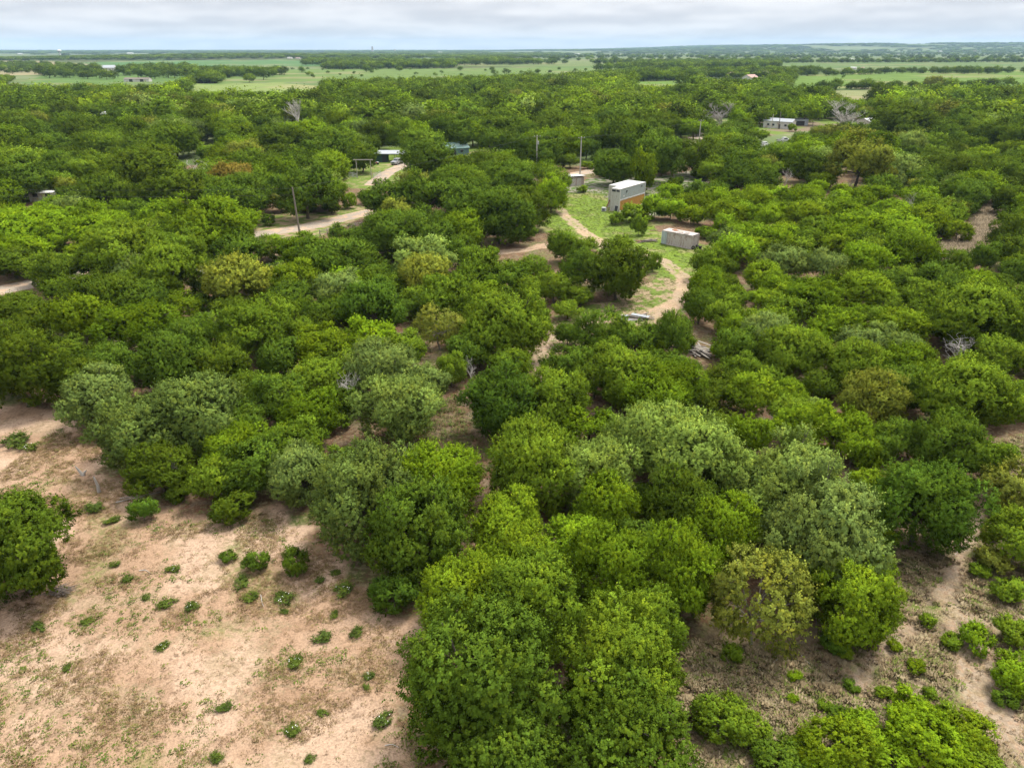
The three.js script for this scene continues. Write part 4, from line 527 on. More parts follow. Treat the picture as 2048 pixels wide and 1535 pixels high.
// a shipping container, length along x, door end at +x
function container(label, x, y, z, turn, L, m, o = {}) {
  const W = o.W ?? 2.44, H = o.H ?? 2.59, t = thing('shipping_container', label, 'container', { x, y, z }, turn, o.group), e = 0.07;
  for (const s of [-1, 1]) { const g = corrugated(L - 0.24, H - 0.3); g.translate(0, 0.15, s * (W / 2 - e)); part('side_wall', g, m.side, t); for (const q of [-1, 1]) part('corner_post', box(0.14, H - 0.01, 0.14, q * (L / 2 - 0.07), H / 2, s * (W / 2 - 0.07)), m.frame ?? m.side, t); part('bottom_rail', box(L - 0.28, 0.15, 0.1, 0, 0.085, s * (W / 2 - 0.05)), m.frame ?? m.side, t); part('top_rail', box(L - 0.28, 0.1, 0.09, 0, H - 0.055, s * (W / 2 - 0.045)), m.frame ?? m.side, t); }
  const back = corrugated(W - 0.28, H - 0.3); back.rotateY(Math.PI / 2).translate(-L / 2 + 0.07, 0.15, 0); part('end_wall', back, m.side, t);
  const n = Math.max(3, Math.round(L / 1.15)); for (let k = 0; k < n; k++) { const w = (L - 0.1) / n; part('roof_panel', box(w - 0.02, 0.05, W - 0.1, -L / 2 + 0.05 + (k + 0.5) * w, H - 0.01 + (k % 2) * 0.012, 0), m.roof, t); }
  part('floor', box(L - 0.3, 0.06, W - 0.24, 0, 0.13, 0), M.dark, t);
  part('door_header', box(0.1, 0.16, W - 0.28, L / 2 - 0.06, H - 0.1, 0), m.frame ?? m.door, t); part('door_sill', box(0.1, 0.14, W - 0.28, L / 2 - 0.06, 0.08, 0), m.frame ?? m.door, t);
  for (const s of o.doors ?? [-1, 1]) { const dw = W / 2 - 0.16, d = part('door', box(0.05, H - 0.36, dw, L / 2 - 0.06, H / 2, s * (dw / 2 + 0.01)), m.door, t); for (const q of [0.28, 0.72]) part('locking_bar', cyl(0.022, 0.022, H - 0.3, L / 2, H / 2, s * (0.01 + q * dw), 8), M.steel, d); for (const yy of [0.5, 1.0, 1.5, 2.0]) part('door_rib', box(0.03, 0.05, dw - 0.1, L / 2 - 0.02, yy, s * (dw / 2 + 0.01)), m.door, d); for (const yy of [0.95]) part('handle', box(0.05, 0.05, 0.4, L / 2 + 0.02, yy, s * dw * 0.5), M.steel, d); }
  return t;
}
{ // two stacks of two, side by side, one set back
  const turn = Math.atan2(-0.79, -0.613), rx = 27.78, rz = -172.47, lx = 26.75, lz = -175.3;
  const low = container('long orange container with white doors under the grey-green one', rx, 0, rz, turn, 12.19, { side: M.orange, roof: M.galv, door: M.white, frame: M.white });
  const up = container('long grey-green container with a white roof stacked on the orange one', rx, 2.6, rz, turn, 12.19, { side: M.greyGreen, roof: M.roofWhite, door: M.white, frame: M.white });
  const wf = part('window', box(0.06, 0.52, 0.95, 6.12, 2.1, 0.5), M.glass, up); part('window_frame', mergeGeometries([box(0.08, 0.07, 1.07, 6.13, 2.39, 0.5), box(0.08, 0.07, 1.07, 6.13, 1.81, 0.5)]), M.white, wf); const wg = part('window', box(0.06, 0.42, 0.8, 6.12, 2.1, -0.58), M.glass, up); part('window_frame', mergeGeometries([box(0.08, 0.07, 0.92, 6.13, 2.34, -0.58), box(0.08, 0.07, 0.92, 6.13, 1.86, -0.58)]), M.white, wg);
  for (const s of [-1]) { const lamp = part('floodlight', box(0.32, 0.26, 0.2, 3.2, 1.75, s * 1.32), M.dark, up); part('lamp_bracket', box(0.06, 0.5, 0.1, 3.2, 1.5, s * 1.24), M.steel, lamp); }
  part('vent', box(0.3, 0.25, 0.06, -3.9, 1.9, -1.22), M.dark, up); part('vent', box(0.14, 0.25, 0.06, -4.3, 1.9, -1.22), M.dark, up); part('notice', box(0.5, 0.32, 0.03, 4.4, 0.75, -1.225), M.whitePaint, up);
  container('cream container set back beside the orange one, bottom of its stack', lx, 0, lz, turn, 9.1, { side: M.cream, roof: M.galv, door: M.cream, frame: M.white });
  container('cream container with a white roof, top of the set-back stack', lx, 2.6, lz, turn, 9.1, { side: M.cream, roof: M.roofWhite, door: M.cream, frame: M.white });
  const local = (x, y, z) => { const c = Math.cos(turn), s = Math.sin(turn); return new THREE.Vector3(rx + x * c + z * s, y, rz - x * s + z * c); };
  const pv = local(6.75, 0, -0.55), panel = thing('framed_panel', 'dark framed panel leaning on the container doors', 'panel', pv, turn); const face = part('screen', box(0.05, 1.45, 0.9, -0.22, 0.74, 0), M.dark, panel); face.rotation.z = 0.2; for (const [w, h, y, z] of [[1.0, 0.08, 1.44, 0], [1.0, 0.08, 0.05, 0]]) { const f = part('frame', box(0.07, h, w, -0.215, y, z), M.whitePaint, panel); f.rotation.z = 0.2; } for (const z of [-0.46, 0.46]) { const f = part('frame', box(0.07, 1.47, 0.08, -0.215, 0.745, z), M.whitePaint, panel); f.rotation.z = 0.2; }
  const av = local(7.6, 0, 2.0), ac = thing('air_conditioner', 'white air conditioner unit standing on the grass by the containers', 'air conditioner', av, turn + 0.2); part('casing', box(0.75, 0.85, 0.95, 0, 0.45, 0), M.whitePaint, ac); part('grille', box(0.04, 0.6, 0.7, 0.385, 0.48, 0), M.galv, ac); for (let k = 0; k < 5; k++) part('slat', box(0.03, 0.04, 0.66, 0.415, 0.26 + k * 0.11, 0), M.dark, ac);
  const a = local(6.3, 2.5, 1.36), b = local(7.1, 0.02, 2.0); single('red_board', between(a.toArray(), b.toArray(), 0.28, 0.06), M.boardRed, 'long red-brown board leaning on the stacked containers', 'board');
}
{ // the lone container
  const turn = Math.atan2(0.681, -0.732), t = container('lone pinkish-grey container with one pale blue door folded back', 32.4, 0, -135.7, turn, 6.7, { side: M.pinkGrey, roof: M.pinkGrey, door: M.paleBlue, frame: M.pinkGrey }, { doors: [1], W: 2.5, H: 2.65 });
  const d = part('door', box(1.12, 2.35, 0.06, 2.75, 1.32, -1.31), M.paleBlue, t); for (const q of [2.45, 3.05]) part('locking_bar', cyl(0.022, 0.022, 2.3, q, 1.32, -1.36, 8), M.steel, d); for (const y of [0.5, 1.05, 1.6, 2.15]) part('door_rib', box(1.0, 0.05, 0.03, 2.75, y, -1.35), M.paleBlue, d);
  const r = rng(61); const onTop = (x, z) => { const c = Math.cos(turn), s = Math.sin(turn); return new THREE.Vector3(32.4 + x * c + z * s, 2.69, -135.7 - x * s + z * c); };
  [['grey', M.boardGrey], ['pale', M.boardPale], ['rusty', M.boardRed]].forEach(([word, m], k) => { const v = onTop(-1.6 + k * 1.5, -0.5 + 0.4 * k), s = single('scrap_sheet', box(1.5, 0.04, 0.8, 0, 0.03, 0), m, word + ' scrap sheet lying on the lone container roof', 'sheet'); s.position.copy(v); s.rotation.y = r() * 2; });
}
// tyres beside the lone container
{ const g = new THREE.TorusGeometry(0.27, 0.12, 10, 20), spots = [[1386, 499, 0, 0.4], [1390, 502, 0, 1.2], [1396, 501, 0.25, 0.2], [1401, 499, 0, 0.9], [1394, 497, 0.02, 2]], words = ['upright', 'upright', 'upper', 'outermost', 'innermost'];
  spots.forEach(([x, y, up, a], k) => { const v = P(x, y), t = single('tyre', g, M.rubber, 'black tyre standing in the heap by the lone container', 'tyre', 'tyres by the lone container'); t.position.set(v.x, 0.39 + up, v.z); t.rotation.set(0.15 * k, a, 0.1); }); }
// heaps of boards and sheets
function heap(name, label, cat, px, py, n, rx, rz, lo, hi, mats, seed, lay = 0.5) {
  const r = rng(seed), v = P(px, py), t = thing(name, label, cat, { x: v.x, y: roll(v.x, v.z), z: v.z });
  for (let k = 0; k < n; k++) { const L = lerp(lo, hi, r()), lvl = Math.floor(k / 6) * 0.11 * lay * 2 + 0.05, b = part('board', box(L, 0.045, 0.14 + 0.1 * r()), mats[Math.floor(r() * mats.length)], t); b.position.set((r() - 0.5) * rx, lvl + r() * 0.06 + 0.06, (r() - 0.5) * rz); b.rotation.set((r() - 0.5) * 0.2, (lay > 0.4 ? -0.9 : 0.25) + (r() - 0.5) * (lay > 0.4 ? 1.5 : 0.5), (r() - 0.5) * 0.25); }
  return t;
}
heap('board_heap', 'jumbled heap of weathered grey boards among the trees', 'board heap', 1400, 705, 40, 2.2, 3.0, 1.4, 3.0, [M.boardGrey, M.boardPale, M.boardGrey, M.boardDark], 71);
heap('timber_pile', 'low pile of brown timbers beside the lone container', 'timber pile', 1293, 483, 16, 2.2, 1.2, 2.6, 4.4, [M.boardRed, M.timber, M.boardDark], 73, 0.3);
{ const r = rng(79), v = P(1268, 636), t = thing('sheet_pile', 'pile of grey metal sheets and boards on the track side', 'sheet pile', v); for (let k = 0; k < 9; k++) { const s = part('sheet', corrugated(2.6, 0.8, 0.2, 0.04).rotateX(-Math.PI / 2), [M.galv, M.boardGrey, M.boardPale, M.boardDark][k % 4], t); s.position.set((r() - 0.5) * 1.6, 0.06 + k * 0.05, (r() - 0.5) * 1.2 + 0.4); s.rotation.y = -0.25 + (r() - 0.5) * 0.6; } for (let k = 0; k < 8; k++) { const s = part('board', box(1.6 + r(), 0.06, 0.14, 1.6 + (r() - 0.5), 0.12 + r() * 0.3, (r() - 0.5) * 1.4), [M.boardDark, M.boardGrey][k % 2], t); s.rotation.y = (r() - 0.5) * 1.6; } }
// gabled or single-slope buildings: w along x, d along z; walls, roof planks, door, windows
function building(name, label, cat, v, turn, w, d, h, o) {
  const t = thing(name, label, cat, v, turn, o.group), rise = o.rise ?? 1.2, th = 0.12;
  part('wall', box(w, h, th, 0, h / 2, d / 2 - th / 2), o.wall, t); part('wall', box(w, h, th, 0, h / 2, -d / 2 + th / 2), o.wall, t); for (const s of [-1, 1]) { const g = prism([[-d / 2 + 0.13, 0], [d / 2 - 0.13, 0], [d / 2 - 0.13, h], [0, h + (o.shed ? 0 : rise) * 0.95], [-d / 2 + 0.13, h]], th).rotateY(Math.PI / 2).translate(s * (w / 2 - th / 2), 0, 0); part('gable_wall', g, o.wall, t); }
  if (o.shed) { const g = box(w + 0.7, 0.08, Math.hypot(d + 0.7, rise)); g.rotateX(-Math.atan2(rise, d + 0.7) * (o.shed ?? 1)).translate(0, h + rise / 2 + 0.03, 0); part('roof', g, o.roof, t); }
  else { const sl = Math.hypot(d / 2 + 0.35, rise * (d / 2 + 0.35) / (d / 2)), a = Math.atan2(rise, d / 2), n = o.panels ?? 4; for (const s of [-1, 1]) { const r = part('roof', box(w + 0.6, 0.06, sl).rotateX(s * a).translate(0, h + rise - (Math.sin(a) * sl) / 2 + 0.05, s * (Math.cos(a) * sl) / 2), o.roof, t); for (let k = 0; k <= n; k++) part('roof_seam', box(0.05, 0.06, sl).rotateX(s * a).translate(-w / 2 + (k * w) / n, h + rise - (Math.sin(a) * sl) / 2 + 0.09, s * (Math.cos(a) * sl) / 2), o.roof, r); } }
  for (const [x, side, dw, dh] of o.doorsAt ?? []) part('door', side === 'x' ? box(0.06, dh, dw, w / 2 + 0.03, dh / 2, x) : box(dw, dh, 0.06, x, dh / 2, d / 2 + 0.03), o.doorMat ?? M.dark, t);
  for (const [x, y, side] of o.windowsAt ?? []) { const q = part('window', side === 'x' ? box(0.05, 0.9, 1.1, w / 2 + 0.025, y, x) : box(1.1, 0.9, 0.05, x, y, d / 2 + 0.025), M.glass, t); part('window_frame', side === 'x' ? box(0.07, 0.08, 1.25, w / 2 + 0.035, y + 0.5, x) : box(1.25, 0.08, 0.07, x, y + 0.5, d / 2 + 0.035), M.whitePaint, q); }
  return t;
}
building('shed', 'low shed with a white roof and pinkish plank doors by the road', 'shed', P(1147, 368), 0.35, 4.2, 4.6, 2.2, { wall: M.pinkWall, roof: M.roofWhite, rise: 0.35, shed: 1, doorsAt: [[-1.1, 'z', 1.2, 1.9], [0.6, 'z', 1.2, 1.9]], doorMat: M.cream });
{ // carport with a green shed under one roof
  const v = P(782, 322), t = thing('carport', 'carport with a grey metal roof and a dark green shed', 'carport', v, 0.02);
  for (let k = 0; k < 9; k++) { const g = box(1.14, 0.08, 6.2); g.rotateX(0.06).translate(-5.0 + k * 1.16, 2.95 + (k % 2) * 0.015, 0); part('roof_panel', g, M.galv, t); }
  const sh = part('shed_wall', corrugated(4.4, 2.6).translate(-3.2, 0, 2.2), M.darkGreen, t); part('shed_wall', corrugated(4.2, 2.6).rotateY(Math.PI / 2).translate(-5.35, 0, 0.1), M.darkGreen, t); part('shed_wall', corrugated(4.2, 2.6).rotateY(Math.PI / 2).translate(-1.0, 0, 0.1), M.darkGreen, t); part('shed_wall', corrugated(4.4, 2.6).translate(-3.2, 0, -2.05), M.darkGreen, t); part('shed_door', box(1.3, 2.1, 0.05, -1.9, 1.06, 2.26), M.dark, sh);
  for (const x of [1.6, 5.0]) for (const z of [-2.7, 2.7]) part('post', box(0.12, 2.86, 0.12, x, 1.43, z), M.dark, t);
  part('fascia', box(10.4, 0.18, 0.05, -0.35, 2.72, 3.12), M.galv, t);
}
function pickup(label, v, turn, paintMat) {
  const t = thing('pickup_truck', label, 'truck', v, turn), hw = 0.95;
  part('body', new THREE.ExtrudeGeometry(new THREE.Shape([[-2.8, 0.45], [2.75, 0.45], [2.8, 0.95], [2.6, 1.12], [1.3, 1.2], [-2.8, 1.15]].map((p) => new THREE.Vector2(...p))), { depth: 1.84, bevelEnabled: true, bevelSize: 0.04, bevelThickness: 0.04, bevelSegments: 2 }).translate(0, 0, -0.92), paintMat, t);
  part('cab', new THREE.ExtrudeGeometry(new THREE.Shape([[-0.75, 1.17], [1.35, 1.17], [0.72, 1.82], [-0.55, 1.85]].map((p) => new THREE.Vector2(...p))), { depth: 1.55, bevelEnabled: true, bevelSize: 0.05, bevelThickness: 0.05, bevelSegments: 2 }).translate(0, 0, -0.775), paintMat, t);
  const ws = part('windscreen', box(0.04, 0.74, 1.45), M.glass, t); ws.position.set(1.1, 1.49, 0); ws.rotation.z = 0.78; for (const s of [-1, 1]) { part('side_window', prism([[-0.5, 1.25], [1.05, 1.25], [0.62, 1.75], [-0.45, 1.77]], 0.03).translate(0, 0, s * 0.835), M.glass, t); part('headlight', box(0.06, 0.2, 0.36, 2.83, 0.9, s * 0.72), M.whitePaint, t); part('tail_light', box(0.05, 0.3, 0.14, -2.86, 0.9, s * 0.85), M.red, t); for (const x of [-1.75, 1.85]) { const w = part('wheel', new THREE.CylinderGeometry(0.39, 0.39, 0.26, 18).rotateX(Math.PI / 2).translate(x, 0.39, s * 0.86), M.rubber, t); part('rim', new THREE.CylinderGeometry(0.22, 0.22, 0.03, 12).rotateX(Math.PI / 2).translate(x, 0.39, s * 1.0), M.steel, w); } }
  part('grille', box(0.05, 0.26, 1.0, 2.84, 0.86, 0), M.dark, t); part('bumper', box(0.14, 0.16, 1.86, 2.88, 0.55, 0), M.steel, t); part('bed', box(1.85, 0.04, 1.6, -1.83, 1.215, 0), M.dark, t); return t;
}
pickup('silver pickup truck parked under the carport, nose out', P(795, 328), -1.95, M.paint);
pickup('white pickup truck parked below the trailer home', P(1528, 293), 0.9, M.whitePaint); pickup('white pickup truck parked nearer the trailer home', P(1568, 284), 0.2, M.whitePaint);
{ const v = P(752, 329), t = thing('quad_bike', 'small red and white quad bike parked by the green shed', 'quad bike', v, 0.5); part('body', box(1.3, 0.3, 0.55, 0, 0.62, 0), M.red, t); part('seat', box(0.6, 0.14, 0.36, -0.2, 0.85, 0), M.dark, t); for (const x of [-0.55, 0.55]) for (const z of [-0.42, 0.42]) part('wheel', new THREE.CylinderGeometry(0.3, 0.3, 0.22, 14).rotateX(Math.PI / 2).translate(x, 0.3, z), M.rubber, t); for (const x of [-0.6, 0.6]) part('mudguard', box(0.6, 0.06, 1.1, x, 0.78, 0), M.whitePaint, t); part('handlebar', box(0.06, 0.06, 0.75, 0.35, 1.05, 0), M.dark, t); part('steering_column', between([0.5, 0.7, 0], [0.35, 1.05, 0], 0.06), M.steel, t); }
{ // ranch gate: two tall posts and a beam; a tubular gate; white boards
  const a = P(714.8, 356), b = P(743, 356), h = heightTo(a, 320), t = thing('gate_arch', 'tall pale ranch gate frame of two posts and a beam', 'gate', { x: (a.x + b.x) / 2, y: 0, z: (a.z + b.z) / 2 }), w = Math.abs(b.x - a.x); for (const s of [-1, 1]) part('post', cyl(0.11, 0.13, h, (s * w) / 2, h / 2, 0), M.paleWood, t); part('beam', box(w + 1.6, 0.22, 0.2, 0, h + 0.1, 0), M.paleWood, t);
  const c = P(747, 357), e = P(762, 351), gt = thing('field_gate', 'grey tubular gate standing open across the driveway', 'gate', { x: (c.x + e.x) / 2, y: 0, z: (c.z + e.z) / 2 }, Math.atan2(-(e.z - c.z), e.x - c.x)), L = Math.hypot(e.x - c.x, e.z - c.z); for (let k = 0; k < 5; k++) part('bar', cyl(0.03, 0.03, L, 0, 0, 0, 8).rotateZ(Math.PI / 2).translate(0, 0.25 + k * 0.27, 0), M.galv, gt); for (const s of [-1, 0, 1]) part('upright', cyl(0.03, 0.03, 1.3, (s * L) / 2, 0.75, 0, 8), M.galv, gt); part('gate_post', cyl(0.08, 0.09, 1.6, -L / 2 - 0.1, 0.8, 0), M.polePale, gt);
  const f0 = P(698, 353), f1 = P(714, 356), fl = Math.hypot(f1.x - f0.x, f1.z - f0.z), f = thing('board_fence', 'short white board fence beside the ranch gate', 'fence', { x: (f0.x + f1.x) / 2, y: 0, z: (f0.z + f1.z) / 2 }, Math.atan2(-(f1.z - f0.z), f1.x - f0.x)); for (const y of [0.35, 0.8, 1.2]) part('rail', box(fl, 0.16, 0.05, 0, y, 0.06), M.whitePaint, f); for (const s of [-1, 0, 1]) part('post', box(0.12, 1.4, 0.1, (s * fl) / 2, 0.7, 0), M.whitePaint, f); }
{ const a = P(640, 472), b = P(725, 455), L = Math.hypot(b.x - a.x, b.z - a.z), n = 7, t = thing('rail_fence', 'weathered timber rail fence along the gravel road', 'fence', { x: (a.x + b.x) / 2, y: 0, z: (a.z + b.z) / 2 }, Math.atan2(-(b.z - a.z), b.x - a.x)); for (let k = 0; k < n; k++) part('post', cyl(0.09, 0.1, 1.3, -L / 2 + (k * L) / (n - 1), 0.65, 0, 8), M.boardGrey, t); for (let k = 0; k + 1 < n; k++) for (const y of [0.45, 0.85, 1.15]) part('rail', cyl(0.06, 0.06, L / (n - 1) - 0.02, 0, 0, 0, 8).rotateZ(Math.PI / 2).translate(-L / 2 + ((k + 0.5) * L) / (n - 1), y, 0.09), M.boardGrey, t); }
building('house', 'small house with a green metal roof and teal walls beyond the carport', 'house', P(908, 309), 0.5, 9, 6, 2.6, { wall: M.tealWall, roof: M.tealRoof, rise: 1.6, panels: 8, doorsAt: [[-1, 'z', 1, 2]], windowsAt: [[1.8, 1.5, 'z'], [-3, 1.5, 'z'], [0, 1.5, 'x']] });
building('trailer_home', 'long white trailer home with a grey roof and small windows', 'trailer home', P(1558, 256), -0.75, 14, 4.5, 3.3, { wall: M.white, roof: M.galv, rise: 1.1, panels: 9, doorsAt: [[1, 'z', 0.95, 2]], windowsAt: [[-4.5, 1.6, 'z'], [-2, 1.6, 'z'], [4, 1.6, 'z'], [0, 1.6, 'x']] });
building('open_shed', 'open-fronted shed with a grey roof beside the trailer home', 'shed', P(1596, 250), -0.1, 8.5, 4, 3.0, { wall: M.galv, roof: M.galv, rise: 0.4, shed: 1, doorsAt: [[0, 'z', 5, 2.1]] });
building('garage', 'white-roofed garage half hidden by trees past the trailer home', 'garage', P(1738, 251), 0.5, 9, 7, 2.4, { wall: M.cream, roof: M.roofWhite, rise: 1.1, panels: 6 });
{ const v = P(1570, 256), t = thing('water_tank', 'blue plastic tank at the end of the trailer home', 'tank', v); part('barrel', new THREE.LatheGeometry([[0, 0], [0.75, 0], [0.78, 0.1], [0.78, 1.5], [0.6, 1.75], [0, 1.8]].map((p) => new THREE.Vector2(...p)), 18), M.blue, t); part('lid', cyl(0.2, 0.2, 0.1, 0, 1.84, 0), M.dark, t); }
building('long_barn', 'long barn with a faded red roof across the pasture', 'barn', P(1450, 153), 0.02, 52, 12, 3.4, { wall: M.white, roof: M.redRoof, rise: 2.4, panels: 12, doorsAt: [[-12, 'z', 4, 3], [6, 'z', 4, 3]] });
building('farmhouse', 'white farmhouse with a faded red roof beside the long barn', 'house', P(1500, 161), 0.7, 16, 12, 3.6, { wall: M.white, roof: M.redRoof, rise: 3, panels: 6, doorsAt: [[0, 'z', 1.4, 2.2]], windowsAt: [[-4, 1.7, 'z'], [4, 1.7, 'z'], [0, 1.7, 'x']] });
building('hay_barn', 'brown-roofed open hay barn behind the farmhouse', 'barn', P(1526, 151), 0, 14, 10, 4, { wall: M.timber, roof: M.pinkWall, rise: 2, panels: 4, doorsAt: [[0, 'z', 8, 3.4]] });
building('ranch_house', 'grey-roofed white house beside the green crop field', 'house', P(219, 140), 0.25, 20, 14, 4, { wall: M.white, roof: M.galv, rise: 4, panels: 5, doorsAt: [[2, 'z', 1.6, 2.4]], windowsAt: [[-5, 1.8, 'z'], [6, 1.8, 'z']] });
building('low_barn', 'long low barn with a dark roof and white wall under oaks', 'barn', P(276, 163), 0.03, 28, 9, 2.8, { wall: M.white, roof: M.boardDark, rise: 1.4, panels: 6, doorsAt: [[-6, 'z', 4, 2.6], [6, 'z', 4, 2.6]] });
building('camper', 'white-roofed camper half hidden in the trees', 'camper', P(88, 400), 0.3, 5.6, 2.4, 2.0, { wall: M.white, roof: M.roofWhite, rise: 0.25, panels: 3, windowsAt: [[-1.4, 1.5, 'z'], [1.4, 1.5, 'z']] });
building('cabin', 'small white cabin roof showing deep in the far wood', 'cabin', P(215, 237), -0.3, 8, 5, 2.6, { wall: M.white, roof: M.roofWhite, rise: 0.9, panels: 4 });
[[1706, 139, 18, 'white'], [1725, 139, 10, 'red'], [1438, 131, 14, 'white'], [1700, 121, 40, 'white'], [1880, 106, 60, 'white'], [1415, 111, 50, 'white'], [1155, 108, 60, 'white'], [1480, 107, 40, 'white'], [712, 121, 30, 'white'], [735, 119, 30, 'red'], [690, 122, 22, 'white'], [580, 119, 26, 'white'], [596, 119, 22, 'red'], [1240, 109, 40, 'white'], [980, 121, 26, 'white'], [1060, 112, 40, 'white'], [1950, 106, 50, 'red'], [1800, 108, 40, 'white'], [400, 112, 24, 'white'], [520, 113, 26, 'white'], [1330, 124, 24, 'white'], [40, 107, 60, 'white'], [260, 106, 70, 'white'], [330, 107, 50, 'white'], [640, 106, 90, 'white'], [880, 105, 90, 'white'], [960, 105, 60, 'white']].forEach(([px, py, w, m], k) => { const v = P(px, py); v.y = land(v.x, v.z); w *= 0.62; building('distant_building', 'distant ' + (m === 'red' ? 'red-roofed' : 'white') + ' farm building on the plain', 'building', v, (k % 5) * 0.3 - 0.6, w, w * 0.5, Math.max(3.5, w * 0.13), { wall: M.white, roof: m === 'red' ? M.redRoof : M.roofWhite, rise: w * 0.08, panels: 2, group: 'farm buildings scattered over the far plain' }); });
{ const v = P(120.5, 112.5), t = thing('water_tower', 'white water tower standing on the far plain', 'water tower', v); part('tank', new THREE.LatheGeometry([[0, 18], [3, 18.4], [9, 21], [9.6, 24], [8, 27], [0, 29]].map((p) => new THREE.Vector2(...p)), 20), M.whitePaint, t); part('column', cyl(2.6, 3.6, 18.6, 0, 9.3, 0), M.whitePaint, t); }
for (const [px, py, w, h, name] of [[745, 103.2, 18, 44, 'tall grey grain elevator on the horizon'], [790, 103.4, 12, 22, 'short grey grain elevator on the horizon']]) { const v = P(px, py), t = thing('grain_elevator', name, 'tower', v); for (let k = 0; k < 3; k++) part('silo', cyl(w / 5, w / 5, h, (k - 1) * w * 0.4, h / 2, 0, 14), M.concrete, t); part('headhouse', box(w * 0.8, h * 0.18, w * 0.4, 0, h * 1.09, 0), M.concrete, t); }
// ------------------------------------------------------------------ power poles and wires
const poleTops = [];
function powerPole(label, px, pyBase, pyTop, o = {}) {
  const v = P(px, pyBase), h = o.h ?? heightTo(v, pyTop), t = thing('power_pole', label, 'power pole', v, o.turn ?? 0.4, o.group); part('shaft', cyl(0.14, 0.21, h + 0.3, 0, h / 2 - 0.15, 0, 10), o.pale ? M.polePale : M.pole, t);
  if (o.arm) { const a = part('crossarm', box(2.2, 0.12, 0.1, 0, h - 0.35, 0.14), M.pole, t); for (const x of [-0.95, 0, 0.95]) part('insulator', cyl(0.05, 0.07, 0.22, x, h - 0.18, 0.14, 8), M.whitePaint, a); }
  if (o.can) { const c = part('transformer', cyl(0.26, 0.26, 0.85, 0.38, h - 2.2, 0, 14), M.steel, t); part('transformer_lid', cyl(0.18, 0.27, 0.12, 0.38, h - 1.72, 0, 14), M.steel, c); }
  if (o.lamp) { const l = part('lamp_arm', between([0, h - 0.6, 0], [1.1, h - 0.1, 0], 0.05), M.steel, t); part('lamp_head', box(0.5, 0.14, 0.24, 1.25, h - 0.1, 0), M.whitePaint, l); }
  if (o.lean) t.rotation.z = o.lean; return new THREE.Vector3(v.x, h - 0.25, v.z);
}
const w1 = powerPole('dark leaning power pole standing alone beside the gravel road', 599, 466, 374, { lean: 0.03 }), w2 = powerPole('pale power pole with a grey transformer in the wood by the road', 1073, 348, 270, { pale: true, can: true, arm: true }), w3 = powerPole('pale power pole with crossarm behind the low shed', 1160, 349, 273, { pale: true, arm: true }), w4 = powerPole('pale power pole with crossarm where the road bends', 1396, 300, 239, { pale: true, arm: true });
powerPole('short dark pole beside a parked trailer past the road bend', 1357, 262, 231); powerPole('leaning bare pole in front of the trailer home', 1541, 258, 228, { lean: -0.1, pale: true }); powerPole('bare upright pole in front of the trailer home', 1557, 258, 224, {}); powerPole('lone dark post in the yard beside the trailer home', 1623, 266, 243, {}); powerPole('yard light pole rising among trees near the trailer home', 1403, 262, 220, { pale: true, lamp: true });
const w0 = new THREE.Vector3(-150, 9, -150);
[[w0, w1, 'thin wire sagging to the dark leaning pole', 0.35], [w1, w2, 'thin wire from the leaning pole to the transformer pole', 0.25], [w2, w3, 'thin wire between the transformer pole and the next', 0.2], [w3, w4, 'thin wire from the shed pole to the road bend', 0.3]].forEach(([a, b, label, sag]) => { for (const dy of a === w0 ? [0, -1.3] : [0]) { const pts = []; for (let k = 0; k <= 10; k++) { const t = k / 10, p = a.clone().lerp(b, t); p.y += dy - 4 * sag * t * (1 - t) * 2; pts.push(p); } single('power_line', new THREE.TubeGeometry(new THREE.CatmullRomCurve3(pts), 24, 0.018, 4), M.dark, dy ? 'lower thin wire sagging to the dark leaning pole' : label, 'wire'); } });
powerPole('dark power pole whose wires run down to the leaning pole', -60, 500, 400, { h: 9.2 });
// ------------------------------------------------------------------ bare and fallen trees
function bareTree(label, px, pyBase, pyTop, wpx, k, mat, o = {}) { const v = P(px, pyBase), h = Math.max(1, heightTo(v, pyTop)), d = toPixel(v.x, h / 2, v.z)[2], w = (wpx / FPX) * d, t = thing('bare_tree', label, 'bare tree', { x: v.x, y: roll(v.x, v.z) + (o.lift ?? 0), z: v.z }, o.turn ?? px); t.scale.set(w * 1.05, h, w * 1.05); if (o.lay) t.rotation.set(0, o.turn ?? 0, o.lay); part('branches', BARE[k], mat, t); return t; }
bareTree('tall bleached bare tree standing above the far wood', 597, 255, 196, 52, 1, deadMat); bareTree('grey bare tree tangled in the wood above the gravel road', 391, 362, 316, 60, 0, greyBark); bareTree('dense grey twiggy tree near the trailer home', 1442, 255, 200, 62, 3, greyBark); bareTree('pale spreading bare-limbed tree beside the trailer home yard', 1677, 262, 196, 80, 3, deadMat);
bareTree('bare fallen tree with bleached branches in the wood', 1912, 735, 665, 95, 2, deadMat, { turn: 0.7 }); bareTree('grey dead limbs in the pale tree above the sandy clearing', 705, 830, 735, 70, 2, deadMat); bareTree('grey leafless brush at the edge of the sandy clearing', 490, 915, 862, 75, 3, deadMat); bareTree('pale bare stems leaning out over the sandy clearing', 350, 985, 900, 50, 2, greyBark); bareTree('grey bare branches beside the small brown gap', 945, 770, 715, 50, 0, deadMat); bareTree('grey bare top below the gravel road', 440, 600, 520, 55, 2, greyBark); bareTree('bleached bare top beside the yellow tree', 565, 580, 525, 50, 3, deadMat); bareTree('orange tree neighbour, a grey dead trunk', 470, 415, 375, 34, 0, deadMat); bareTree('small grey snag beside the gravel road', 520, 432, 392, 28, 0, deadMat);
